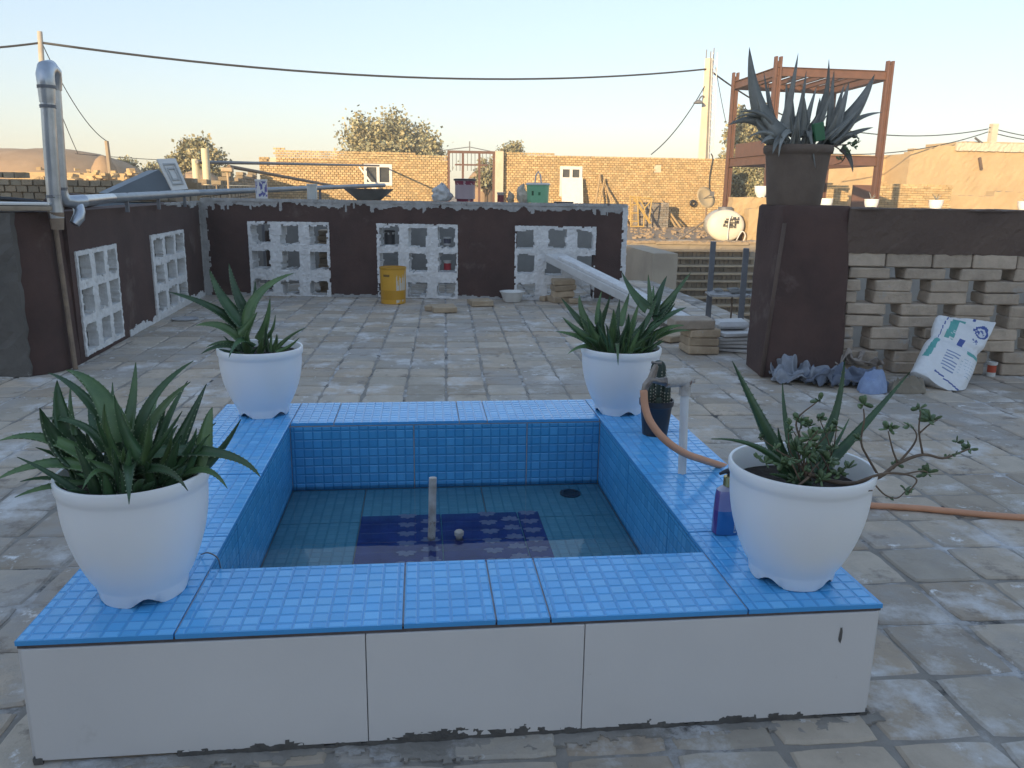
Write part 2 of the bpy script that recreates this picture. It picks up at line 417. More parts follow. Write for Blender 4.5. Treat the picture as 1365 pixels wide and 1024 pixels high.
for k, (vis, d, x, y) in enumerate(spots):
    rz = prot+random.uniform(-.02,.02)+random.choice((0,1,2,3))*math.pi/2; dz = random.uniform(-.002,.0015); vi = random.randrange(16)
    x += random.uniform(-.003,.003); y += random.uniform(-.003,.003)
    if k < NP and vis == 0:
        o = bpy.data.objects.new('paver', vmesh[vi]); COL.objects.link(o); o.parent = floor_; o.location = (x, y, dz); o.rotation_euler = (0,0,rz)
    else:
        mb = variants[vi]; n = len(rest.v); c_, s_ = math.cos(rz), math.sin(rz)
        rest.v += [V(x+c_*p.x-s_*p.y, y+s_*p.x+c_*p.y, p.z+dz) for p in mb.v]
        for f_, cc in zip(mb.f, mb.c): rest.face([n+i for i in f_], cc)
rest.build('pavers', m_paver, floor_, kind='stuff')

# unseen house behind the photographer, its distance and height set for the terrace shade
HH, HY = 5.3, -8.8
hs = thing('house', 'unseen plastered house with door and windows, set back to shape the terrace shade', 'house', (-8.5,HY-2,GZ))
us = [0, 5.2, 6.6, 10.2, 11.6, 13.0, 14.0, 16.4, 17.8, 21.4, 22.8, 25]; vs = [GZ, .95, 2.25, 2.35, 3.3, 4.5, HH]
def hsol(i, j):
    if i in (1, 3, 7, 9) and j in (1, 4): return False
    if i == 5 and j in (0, 1): return False
    return True
mb = MB(); wall_cells(mb, V(-22.5,HY,0), V(1,0,0), V(0,0,1), V(0,1,0), us, vs, hsol, .35)
mb.box((-10,HY-5.85,HH/2-.05), 25, .3, HH); mb.box((-22.35,HY-3.02,HH/2-.05), .3, 5.3, HH); mb.box((2.35,HY-3.02,HH/2-.05), .3, 5.3, HH)
mb.build('wall', M('house_plaster', (.62,.58,.52), (.55,.51,.45), 1.5, .95, .005, 20), hs)
MB().box((-10,HY-3.02,HH-.3), 24.3, 5.3, .22).build('roof', m_conc, hs)
xd = -22.5+13.5; d = MB().box((xd,HY-.2,1.06), .97, .05, 2.28).build('door', m_steel, hs); MB().box((xd+.38,HY-.16,1.05), .03, .05, .14).build('handle', m_brass, d)
for u0_ in (5.2, 10.2, 16.4, 21.4):
    for z0_, wh in ((.95, 1.3), (3.3, 1.2)):
        x = -22.5+u0_+.7; f_ = MB()
        for dx in (-.67, 0, .67): f_.box((x+dx,HY-.2,z0_+wh/2), .05, .06, wh-.02)
        for zz in (z0_+.04, z0_+wh-.04): f_.box((x,HY-.199,zz), 1.36, .055, .05)
        wdw = f_.build('window', m_wframe, hs); MB().box((x,HY-.21,z0_+wh/2), 1.38, .012, wh-.02).build('pane', m_glass, wdw)

# ---------------------------------------------------------------- terrace walls
UPV = V(0,0,1); EX = V(1,0,0); EY = V(0,1,0)
# back wall
BO = V(-2.06,8.11,0); bu = (V(1.93,7.62,0)-BO); BL = bu.length; bu.normalize(); bn = V(bu.y,-bu.x,0)
if bn.y > 0: bn = -bn
BH = .905; BT = .2
def buv(px, py):
    p = PP(px, py, BO, bn)-BO; return p.dot(bu), p.z
pan = []
for xa, xb, yt in ((328,440,293), (500,612,296), (685,797,299)):
    a, t = buv(xa, yt); b, _ = buv(xb, yt); pan.append((a, b, t))
bw = thing('terrace_wall', 'dark brown plastered wall with three white lattice panels across the far end of the terrace', 'wall', BO+bu*2)
us = [0]; 
for a, b, t in pan: us += [a+.03, b-.03]
us.append(BL); vs = [0, pan[1][2]-.03, BH-.0]
wb = MB(); wall_cells(wb, BO, bu, UPV, bn, us, vs, lambda i, j: not (i in (1,3,5) and j == 0), BT)
wb.build('wall_body', m_brown, bw)
HC_ = [(.045,.26), (.40,.615), (.745,.955)]
HR = [(.035,.215), (.355,.60), (.685,.935)]
hole_world = {}
for k, (a, b, t) in enumerate(pan):
    W = b-a; sx = [random.uniform(-.02,.02) for _ in range(9)]
    def ins(u_, v_, k=k, a=a, W=W, t=t, sx=sx):
        x, y = (u_-a)/W, v_/t
        e = .018*nz((u_*9, v_*9, k), 1, k)+.012*nz((u_*30, v_*30, k), 1, 2)
        if x < .012+abs(e) or x > .988-abs(e) or y > .985-abs(e): return False
        for i, (h0, h1) in enumerate(HC_):
            for j, (r0, r1) in enumerate(HR):
                s_ = sx[i*3+j]
                if h0+s_+e < x < h1+s_+e and r0+s_*.6+e < y < r1+s_*.6+e: return False
        return True
    for i, (h0, h1) in enumerate(HC_):
        for j, (r0, r1) in enumerate(HR): hole_world[k,i,j] = BO+bu*(a+W*(h0+h1)/2)+UPV*(t*r0+.004)
    mb = MB(); rough_slab(mb, BO+bn*.012, bu, UPV, bn, a, b, 0.002, t, .0125, ins, BT-.01, .006, .5, k)
    mb.build('lattice_panel', m_white, bw)
# smeared white mortar on the cap, foot, inner corner and right end
def trim(parent, O, u, n, L0, L1, v0, v1, thr, seed, drips=False, thick=.012, name='mortar_trim', mat=m_wtrim, du=.0085):
    def ins(a, b):
        t = (b-v0)/(v1-v0); e = nz((a*5, b*7, seed), 1, seed)*.35+nz((a*22, b*16, seed), 1, seed+1)*.30
        if drips: return t > thr+e+(-.35 if nz((a*26, 0, seed), 1, 4) > .42 else 0)
        return t < thr+e
    mb = MB(); rough_slab(mb, O+n*.006, u, UPV, n, L0, L1, v0, v1, du, ins, thick, .003, .45, seed); mb.build(name, mat, parent)
trim(bw, BO, bu, bn, .02, BL, BH-.10, BH+.012, .45, 3, True, thick=.02)
trim(bw, BO, bu, bn, .3, BL, .001, .06, .42, 5)
mb = MB(); rough_slab(mb, BO+bn*.008, bu, UPV, bn, -.005, .075, .0, BH, .014, lambda a, b: a < .05+.02*nz((a*20,b*18,0),1,1), .02, .004, .5, 9); mb.build('corner_mortar', m_wtrim, bw)
mb = MB(); rough_slab(mb, BO+bn*.008, bu, UPV, bn, BL-.07, BL+.012, .0, BH, .014, lambda a, b: a > BL-.035+.025*nz((a*20,b*15,0),1,4), .2, .004, .5, 8); mb.build('end_mortar', m_white, bw)
mb = MB(); rough_slab(mb, BO+UPV*(BH+.004), bu, -bn, UPV, 0, BL, -.012, BT+.01, .03, lambda a, b: True, .02, .008, .4, 12); mb.build('wall_cap', m_wtrim, bw)
# what the openings look onto: a low grey rendered wall on the same roof
lw_ = MB().box(V(-.15,9.2,.36), 4.7, .14, .75).build('rendered_wall', m_cement, loc=V(-.15,9.2,0), label='low grey rendered wall seen through the openings of the white lattice panels', cat='wall')

# left wall (along the terrace) and its front return
LO = V(-2.075,8.13,0); LE = V(-1.985,4.9,0); lu = (LE-LO); LL = lu.length; lu.normalize(); ln = V(1,0,0); ln = (UPV.cross(lu)); ln = ln if ln.x > 0 else -ln
LH = .875
lw = thing('terrace_side_wall', 'dark brown plastered side wall with two white lattice windows and ducts along its top', 'wall', LE)
def luv(px, py): p = PP(px, py, LO, ln)-LO; return p.dot(lu), p.z
lp = []
for (xa, ya, xb, yb, yb2) in ((97,333,153,322,452), (198,312,243,302,392)):
    a, t1 = luv(xb, yb); b, t2 = luv(xa, ya); lp.append((a, b, t2))
lp.sort()
us = [.0]
for a, b, t in lp: us += [a+.03, b-.03]
us.append(LL); tt = min(t for _, _, t in lp)
mb = MB(); wall_cells(mb, LO, lu, UPV, ln, us, [0, .05, tt-.03, LH], lambda i, j: not (i in (1,3) and j == 1), .24)
mb.build('wall_body', m_brown, lw)
for k, (a, b, t) in enumerate(lp):
    W = b-a
    def ins(u_, v_, a=a, W=W, t=t, k=k):
        x, y = (u_-a)/W, (v_-.03)/(t-.03); e = .014*nz((u_*9, v_*9, k), 1, k+3)+.010*nz((u_*30, v_*30, k), 1, 6)
        if x < .01+abs(e) or x > .99-abs(e) or y > .985-abs(e): return False
        cs = ((.05,.30),(.36,.62),(.70,.93)) if k == 0 else ((.06,.28),(.36,.58),(.70,.94))
        return not any(p+e < x < q+e and r+e < y < s+e for p, q in cs for r, s in ((.05,.29),(.38,.62),(.70,.93)))
    mb = MB(); rough_slab(mb, LO+ln*.012, lu, UPV, ln, a, b, .03, t, .013, ins, .06, .005, .45, k+20); mb.build('lattice_panel', m_white, lw)
    MB().box(LO+lu*((a+b)/2)+UPV*(t/2+.01)-ln*.10, W-.06, .1, t-.05, (lu, ln, UPV)).build('cement_infill', m_cement, lw)
trim(lw, LO, lu, ln, .0, LL-.9, .001, .09, .5, 31, name='mortar_skirting', mat=m_white)
mb = MB(); rough_slab(mb, LO+ln*.008, lu, UPV, ln, .0, .09, .0, LH, .014, lambda a, b: a < .055+.02*nz((a*20,b*18,0),1,7), .02, .004, .5, 19); mb.build('corner_mortar', m_wtrim, lw)
mb = MB(); rough_slab(mb, LO+ln*.008, lu, UPV, ln, .0, 1.3, LH-.1, LH+.01, .016, lambda a, b: (b-LH+.1)/.11 > .55+.4*nz((a*5,b*7,0),1,3)+a*.25, .02, .004, .5, 23); mb.build('cap_mortar', m_wtrim, lw)
mb = MB()   # rounded near end, battered
prof = [(-1.985,4.92),(-1.986,4.84),(-1.995,4.76),(-2.015,4.70),(-2.05,4.64),(-2.10,4.595),(-2.17,4.565)]
nvz = 14; npf = len(prof)
for j in range(nvz+1):
    z = LH*j/nvz
    for i, (x, y) in enumerate(prof):
        p = V(x-.035*z, y+.02*z*(i/(npf-1)), z); mb.v.append(p+V(1,-1,0)*.006*nz(p, 11, 2))
for j in range(nvz):
    for i in range(npf-1): mb.face((j*npf+i+1, j*npf+i, (j+1)*npf+i, (j+1)*npf+i+1))
mb.poly([V(x-.0305,y+.004,LH) for x, y in prof]+[V(-2.3,4.7,LH), V(-2.25,4.95,LH)])
mb.build('rounded_corner', m_brown, lw, smooth=True)
mb = MB(); rough_slab(mb, V(-6,4.56,0), V(1,0,0), UPV, V(0,-1,0), 0, 3.88, 0, LH, .05, lambda a, b: True, .3, .012, .3, 41)
mb.poly((V(-6,4.57,LH-.002), V(-2.13,4.57,LH-.002), V(-2.13,4.86,LH-.002), V(-6,4.86,LH-.002)))
mb.build('front_return', m_dgrey, lw)
mb = MB(); mb.tube([V(-1.965,4.76,0), V(-1.985,4.78,.45), V(-2.0,4.79,.86)], .014, 8); mb.build('downpipe', m_rustd, lw)

# right wall: pillar, beam and open brickwork
mb = MB(); rough_slab(mb, V(3.2,6.0,0), EX, UPV, -EY, 0, 5, PITZ, .80, .09, lambda a, b: True, .2, .008, .3, 45); mb.build('courtyard_wall', M('pale_render', (.50,.47,.42), (.40,.37,.33), 3, .9, .004, 30), loc=V(5.7,6.1,PITZ), label='pale rendered courtyard wall glimpsed through the gaps of the open brickwork', cat='wall')
RO = V(1.955,4.44,0)
rw = thing('lattice_brick_wall', 'brown plastered pillar and beam over open brick lattice', 'wall', V(2.2,4.6,0))
PH = .955
mb = MB(); q_ = P(1014,503,z=0); q3_ = P(1001,489,z=0); bot = [q_, V(2.445,q_.y,0), V(2.445,4.9,0), V(q3_.x,q3_.y+.1,0)]; t0_ = P(1046,283,Y=4.47); t3_ = P(1009,279,Y=4.80); topc = [V(t0_.x,4.47,PH), V(2.45,4.47,PH), V(2.45,4.9,PH), V(t3_.x,4.80,PH)]
NZ = 16; ring = []
def pring(t):
    c = [bot[i].lerp(topc[i], t) for i in range(4)]; out = []
    for i in range(4):
        p, q = c[i], c[(i+1) % 4]; pr = c[i-1]; rr = .028
        out.append(p+(pr-p).normalized()*rr); out.append(p+((pr-p).normalized()+(q-p).normalized())*rr*.28); out.append(p+(q-p).normalized()*rr)
        for s_ in range(1, 5): out.append((p+(q-p).normalized()*rr).lerp(q+(p-q).normalized()*rr, s_/5))
    cen = sum(c, V(0,0,0))/4
    return [x+(x-cen).normalized()*.007*nz(x, 9, 3) for x in out]
rs = [pring(t/NZ) for t in range(NZ+1)]; top_ = [x.lerp(sum(rs[-1], V(0,0,0))/len(rs[-1]), .06)+V(0,0,.014) for x in rs[-1]]; rs.append(top_)
nn = len(rs[0])
for r in rs: mb.v += r
for i in range(len(rs)-1):
    for k in range(nn): mb.face((i*nn+k, i*nn+(k+1) % nn, (i+1)*nn+(k+1) % nn, (i+1)*nn+k))
mb.face([(len(rs)-1)*nn+k for k in range(nn)])
mb.build('pillar', m_brown, rw, smooth=True)
mb = MB(); mb.tube([P(1015,502,Y=bot[0].y-.004), P(1031,395,Y=4.43), P(1046,298,Y=4.46)], .012, 8); mb.build('painted_rod', m_cap, rw, smooth=True)
RE = V(6.0,4.02,0); ru = (RE-V(2.44,4.45,0)); RL = ru.length; ru.normalize(); rn = V(ru.y,-ru.x,0); rn = rn if rn.y < 0 else -rn
RB = V(2.44,4.45,0)
zt, zb = PH, .705
mb = MB(); rough_slab(mb, RB, ru, UPV, rn, -.02, RL, zb, zt, .03, lambda a, b: True, .42, .005, .3, 51)
rough_slab(mb, RB+UPV*(zt+.002), ru, -rn, UPV, -.02, RL, -.004, .42, .05, lambda a, b: True, .01, .006, .3, 52); mb.build('beam', m_cap, rw)
per, bl, ch = .317, .222, .0695
blat = []
row = 0; z = .002
rowoff = [ .02,.02, .18,.18, .02,.02, .175,.175, .02 ]
for r in range(9):
    x = rowoff[r]-per
    while x < 3.2:
        a, b = max(x, -.01), min(x+bl+random.uniform(-.012,.012), RL)
        if b-a > .05 :
            blat.append((a, b, r))
        x += per
    # jamb bricks against the pillar
    f0 = min([a for a, b, rr in blat if rr == r])
    if f0 > .12: blat.append((-.01, random.uniform(.07,.10), r))
for a, b, r in blat:
    c = RB+ru*((a+b)/2)+UPV*(z+r*ch+ch/2)-rn*.075
    mb = MB(); mb.box(c+rn*random.uniform(-.006,.006), b-a, .145, ch-.004, (ru, -rn, UPV), bev=.007, jit=.004)
    mb.build('brick', m_grbrick, rw)
x = -.01; zz = z+9*ch
while x < 3.3:
    q = random.uniform(.22,.29); mb = MB(); mb.box(RB+ru*(x+q/2)+UPV*((zz+zb)/2+.003)-rn*.078, q-.006, .15, zb-zz+.004, (ru, -rn, UPV), bev=.006, jit=.003)
    mb.build('brick', m_grbrick, rw); x += q

# ---------------------------------------------------------------- the tiled pool
pool = thing('tiled_pool', 'square raised pool with light blue mosaic tile rim and white panel sides', 'pool', V((X0+X1)/2,(Y0+Y1)/2,0))
WL, WR, WF, WB = .2568, .2638, .2465, .2616
SQ = .0312
def mosaic(name, O, u, v, n, lu_, lv_, base=(.090,.400,.780), lite=(.150,.475,.830), line=(.065,.320,.670), ph=(0,0), th=.009, gap=.0036, mat=m_sq, lf=.3, parent=None):
    """one ceramic tile: slab with a grid of raised, slightly different squares"""
    mb = MB(); g_ = gap/2
    mb.box(O+u*(lu_/2)+v*(lv_/2)-n*(th/2), lu_-gap, lv_-gap, th, (u, v, n), col=line)
    nu = int(lu_/SQ)+2; nv = int(lv_/SQ)+2; dz = .0011; bv = .0022
    for i in range(-1, nu):
        for j in range(-1, nv):
            a0 = max(g_+.001, i*SQ+ph[0]+.0016); a1 = min(lu_-g_-.001, (i+1)*SQ+ph[0]-.0016)
            b0 = max(g_+.001, j*SQ+ph[1]+.0016); b1 = min(lv_-g_-.001, (j+1)*SQ+ph[1]-.0016)
            if a1-a0 < .006 or b1-b0 < .006: continue
            t = random.random(); k = random.uniform(.93,1.06)
            t = random.uniform(.65,1.0) if t < lf else random.uniform(0,.35)
            c = tuple((base[q]*(1-t)+lite[q]*t)*k for q in range(3))
            N0 = len(mb.v); o = O
            for (x, y, h) in ((a0,b0,0),(a1,b0,0),(a1,b1,0),(a0,b1,0),(a0+bv,b0+bv,dz),(a1-bv,b0+bv,dz),(a1-bv,b1-bv,dz),(a0+bv,b1-bv,dz)):
                mb.v.append(o+u*x+v*y+n*(h+.00005))
            mb.face((N0+4,N0+5,N0+6,N0+7), c)
            for q in range(4): mb.face((N0+q, N0+(q+1) % 4, N0+4+(q+1) % 4, N0+4+q), tuple(x*.9 for x in c))
    return mb.build(name, mat, parent or pool)
EX, EY = V(1,0,0), V(0,1,0); ov = .006
def cuts(a, b, l): return [a]+[x for x in l if a+.03 < x < b-.03]+[b]
fx = lambda px, py: P(px, py, z=RIM).x
fy = lambda px, py: P(px, py, z=RIM).y
tz = lambda: random.uniform(-.0005,.0008)
ic = .007
xs = cuts(X0+WL+ic, X1-WR-ic, [fx(537,838), fx(662,828), fx(735,826)])
for a, b in zip(xs, xs[1:]): mosaic('rim_tile', V(a,Y0-ov,RIM+tz()), EX, EY, UPV, b-a, WF+ov+ic, ph=(random.uniform(-.02,0), -.008))
for a, b in zip(*(lambda l: (l, l[1:]))(cuts(X0+WL+ic, X1-WR-ic, [fx(452,545), fx(610,548), fx(645,545)]))):
    mosaic('rim_tile', V(a,Y1-WB-ic,RIM+tz()), EX, EY, UPV, b-a, WB+ov+ic, ph=(random.uniform(-.02,0), -.01))
for x0, ww, side in ((X0-ov, WL+ov+ic, 0), (X1-WR-ic, WR+ov+ic, 1)):
    ys = cuts(Y0-ov, Y1+ov, [Y0+.42, Y0+.84, Y0+1.24] if side == 0 else [Y0+.36, Y0+.76, Y0+1.17])
    for a, b in zip(ys, ys[1:]): mosaic('rim_tile', V(x0,a,RIM+tz()), EX, EY, UPV, ww, b-a, ph=(-.012, random.uniform(-.02,0)))
xi0, xi1, yi0, yi1 = X0+WL+.004, X1-WR-.004, Y0+WF+.004, Y1-WB-.004
zi = .006; zh = RIM-.011-zi
wallc = dict(base=(.060,.310,.60), lite=(.085,.360,.66), line=(.036,.230,.48), th=.008)
bxs = cuts(xi0, xi1, [P(552,600,Y=yi1).x, P(702,600,Y=yi1).x])
for a, b in zip(bxs, bxs[1:]): mosaic('wall_tile', V(a,yi1,zi), EX, UPV, -EY, b-a, zh, ph=(random.uniform(-.02,0),-.004), **wallc)
for a, b in zip(*(lambda l: (l, l[1:]))(cuts(xi0, xi1, [xi0+.3, xi0+.7]))): mosaic('wall_tile', V(b,yi0,zi), -EX, UPV, EY, b-a, zh, **wallc)
for a, b in zip(*(lambda l: (l, l[1:]))(cuts(yi0, yi1, [yi0+.27, yi0+.68]))):
    mosaic('wall_tile', V(xi0,b,zi), -EY, UPV, EX, b-a, zh, **wallc); mosaic('wall_tile', V(xi1,a,zi), EY, UPV, -EX, b-a, zh, **wallc)
MB().box(V((xi0+xi1)/2,(yi0+yi1)/2,-.001), xi1-xi0+.03, yi1-yi0+.03, .006).build('pool_bed', m_cement, pool)
flc = dict(base=(.13,.34,.45), lite=(.15,.37,.48), line=(.09,.27,.37), th=.004)
for a, b in zip(*(lambda l: (l, l[1:]))(cuts(xi0, xi1, [xi0+.25, xi0+.65]))):
    for c, d_ in zip(*(lambda l: (l, l[1:]))(cuts(yi0, yi1, [yi0+.4, yi0+.8]))): mosaic('floor_tile', V(a,c,zi), EX, EY, UPV, b-a, d_-c, **flc)
# rim core, under the tiles
co = MB(); zt_ = RIM-.0010
for (a, b, c, d_) in ((X0+.006,X1-.006,Y0+.006,yi0-.002), (X0+.006,X1-.006,yi1+.002,Y1-.006), (X0+.006,xi0-.002,yi0-.002,yi1+.002), (xi1+.002,X1-.006,yi0-.002,yi1+.002)):
    co.box(V((a+b)/2,(c+d_)/2,zt_/2-.002), b-a, d_-c, zt_)
co.build('core', m_grout, pool)
ed = MB()
for (a, b, c, d_) in ((X0-.002,X1+.002,Y0-.002,Y0+.02), (X0-.002,X1+.002,Y1-.02,Y1+.002), (X0-.002,X0+.02,Y0+.02,Y1-.02), (X1-.02,X1+.002,Y0+.02,Y1-.02)):
    ed.box(V((a+b)/2,(c+d_)/2,RIM-.0125), b-a, d_-c, .006)
ed.build('edge_gap_shade', m_edge, pool)  # tile edge plus shadow gap under the rim, painted as a dark strip
# white panels on the four outer faces, straight joints
def panel(a, b, z1=RIM-.016):
    a, b = Vector(a), Vector(b); u = (b-a); L_ = u.length; u.normalize(); n = u.cross(UPV)
    mb = MB(); mb.box((a+b)/2+UPV*(z1/2+.004)+n*.001, L_-.0018, .010, z1-.008, (u, -n, UPV), bev=.0006); mb.build('side_panel', m_panel, pool)
pf = lambda px, py: PP(px, py, V(0,Y0,0), V(0,-1,0)).x
xs = [X0+.004, pf(489,900), pf(777,890), X1-.004]
for a, b in zip(xs, xs[1:]): panel((a,Y0,0), (b,Y0,0))
ys = [Y0+.006, Y0+.55, Y0+1.1, Y1-.006]
for a, b in zip(ys, ys[1:]): panel((X1,a,0), (X1,b,0)); panel((X0,b,0), (X0,a,0))
for a, b in zip(*(lambda l: (l, l[1:]))([X0+.004, X0+.55, X0+1.1, X1-.004])): panel((b,Y1,0), (a,Y1,0))
# smeared mortar and black mastic along the foot
mb = MB(); rough_slab(mb, V(0,Y0-.0065,0), EX, UPV, -EY, X0, X1, -.004, .035, .0042, lambda a, b: b < .004+.016*max(0, nz((a*7,0,0),1,2)+.35)+.016*max(0, nz((a*40,b*30,0),1,3)) and not (a < -.2 and nz((a*5,0,0),1,9) < -.1), .006, .002, .5, 61); mb.build('foot_mastic', m_black, pool)
mb = MB(); rough_slab(mb, V(0,Y0,.0005), EX, -EY, UPV, X0+.05, X1+.03, .0, .075, .008, lambda a, b: b < .034+.034*nz((a*6,b*6,0),1,2)+.022*nz((a*40,b*30,0),1,3), .006, .0025, .5, 62); mb.build('foot_mortar', m_mortar, pool)
mb = MB()
for (x, z, w_, h_) in ((pf(568,986), .010, .030, .009), (pf(345,990), .012, .018,.004), (pf(1118,846), .185, .004,.020), (pf(408,985),.006,.02,.004)):
    mb = MB(); n = 12; mb.poly([V(x+math.cos(2*math.pi*k/n)*w_*random.uniform(.6,1.1), Y0-.0068, z+math.sin(2*math.pi*k/n)*h_*random.uniform(.5,1.1)) for k in range(n)]); mb.build('mastic_smear', m_black, pool)
# navy border tiles with a pale flower print laid in the middle of the bed
pa, pb = P(482,693,z=zi), P(716,689,z=zi); tw = .247; th_ = .066; xa_, ya_ = pa.x, pa.y+.01
flw = MB()
def petal(mb, c, an, l, w_):
    c = c+UPV*(.00012*(int(an*4/math.pi+.01) % 8))
    t = V(math.cos(an), math.sin(an), 0); s_ = V(-t.y, t.x, 0); pts = []
    for k in range(10):
        g_ = 2*math.pi*k/10; pts.append(c+t*(l*.5+l*.5*math.cos(g_))+s_*(w_*.5*math.sin(g_)*(1.2-.4*math.cos(g_))))
    mb.poly(pts)
for r in range(7):
    for k, (c0, c1) in enumerate(((0,.248),(.252,.494),(.498,.565))):
        y1_ = ya_-r*th_*1.03; a = xa_+c0; b = xa_+c1
        if y1_-th_ < yi0+.01: continue
        tl = MB().box(V((a+b)/2, y1_-th_/2, zi+.0042), b-a, th_, .007, bev=.0012).build('navy_tile', m_navy, pool)
        f_ = MB()
        for fxx in ((a+.145, y1_-.004), (a+.215, y1_-th_+.004)) if k < 2 else ((a+.03, y1_-.004),):
            for p_ in range(5): petal(f_, V(fxx[0], fxx[1], zi+.0081), (math.pi*(p_+.0)/4)+math.pi if fxx[1] > y1_-.02 else math.pi*p_/4, .030, .017)
        f_.build('flower_print', m_lilac, tl)
# water
def wm():
    mt = bpy.data.materials.new('thin_still_water'); mt.use_nodes = True; t = mt.node_tree; N = t.nodes; N.clear()
    o = N.new('ShaderNodeOutputMaterial'); tr = N.new('ShaderNodeBsdfTransparent'); tr.inputs[0].default_value = (.86,.93,.94,1)
    gl = N.new('ShaderNodeBsdfGlossy'); gl.inputs['Roughness'].default_value = .02; fr = N.new('ShaderNodeFresnel'); fr.inputs[0].default_value = 1.33
    q = N.new('ShaderNodeTexNoise'); q.inputs['Scale'].default_value = 6; g_ = N.new('ShaderNodeNewGeometry'); t.links.new(g_.outputs['Position'], q.inputs['Vector'])
    bp = N.new('ShaderNodeBump'); bp.inputs['Distance'].default_value = .0007; bp.inputs['Strength'].default_value = .6
    t.links.new(q.outputs[0], bp.inputs['Height']); t.links.new(bp.outputs[0], gl.inputs['Normal']); t.links.new(bp.outputs[0], fr.inputs['Normal'])
    mx = N.new('ShaderNodeMixShader'); t.links.new(fr.outputs[0], mx.inputs[0]); t.links.new(tr.outputs[0], mx.inputs[1]); t.links.new(gl.outputs[0], mx.inputs[2])
    t.links.new(mx.outputs[0], o.inputs[0]); return mt
wz = .020
mb = MB(); mb.poly((V(xi0-.003,yi0-.003,wz), V(xi1+.003,yi0-.003,wz), V(xi1+.003,yi1+.003,wz), V(xi0-.003,yi1+.003,wz)))
wo = mb.build('water', wm()); wo['kind'] = 'structure'
# fountain stub, plug and drain
fp = P(575,722,z=zi); ft = P(577,637,Y=fp.y+.005)
mb = MB(); mb.tube([fp+UPV*.004, fp.lerp(ft,.3)+V(.001,0,0), fp.lerp(ft,.7), ft], .0115, 14, cap=False); mb.tube([ft, ft+V(0,0,.0005), fp.lerp(ft,.6)], [.0115,.0085,.0085], 14, cap=False)
mb.build('fountain_pipe', m_pvcd, loc=fp, smooth=True, ang=40, label='short dirty white pipe standing up in the middle of the pool', cat='pipe')
np_ = P(612,722,z=zi)
mb = MB(); mb.lathe(np_+UPV*.006, [(.010,0),(.010,.014),(.014,.015),(.014,.026),(.010,.030),(0.004,.030)], 6+6, cap1=True)
mb.build('pipe_plug', m_pvcd, loc=np_, label='small whitish plug beside the pipe on the pool bed', cat='plug')
dp = P(760,659,z=zi)
mb = MB(); mb.lathe(dp+UPV*.001, [(.036,0),(.036,.006),(.026,.007),(.024,.002),(0,.002)], 24); mb.build('drain_fitting', m_bpot, loc=dp, label='round black drain in the back corner of the pool bed', cat='drain')

# ---------------------------------------------------------------- pots and plants
def pot_mesh(c, R=.149, H=.238, rb=.092, soil=.030, n=64, rot=0, foot=True):
    o = MB(); prof = [(rb*.93,0),(rb*.96,.006),(rb,.026),(rb*1.02,.030),(rb*1.12,.045)]
    for k in range(1, 12):
        t = k/11; prof.append((rb*1.12+(R*.975-rb*1.12)*(1-(1-t)**2.1), .045+(H*.86-.045)*t))
    prof += [(R*.985,H*.885),(R*1.0,H*.90),(R*1.012,H*.93),(R*1.015,H*.985),(R*1.0,H),(R*.965,H*.995),(R*.95,H*.95),(R*.945,H-soil)]
    def mod(i, g_, r, z):
        if i <= 2:
            a = max(0, math.cos(4*(g_-rot)))**1.4*.017
            z = max(z, min(a, .0245) if i == 0 else z); z = max(z, a if i == 1 else z)
        return r, min(z, .0265) if i <= 2 else z
    o.lathe(c, prof, n, mod); return o
def soil_mesh(c, r, z, bumps=.012):
    mb = MB(); c = Vector(c); n = 28; rings = 7; mb.v.append(c+UPV*(z+.004))
    for i in range(1, rings+1):
        for k in range(n):
            g_ = 2*math.pi*k/n; p = c+V(math.cos(g_), math.sin(g_), 0)*(r*i/rings)+UPV*z; p.z += bumps*nz(p, 34) * (1 if i < rings else .3); mb.v.append(p)
    for k in range(n): mb.face((0, 1+k, 1+(k+1) % n))
    for i in range(rings-1):
        for k in range(n): mb.face((1+i*n+k, 1+(i+1)*n+k, 1+(i+1)*n+(k+1) % n, 1+i*n+(k+1) % n))
    return mb
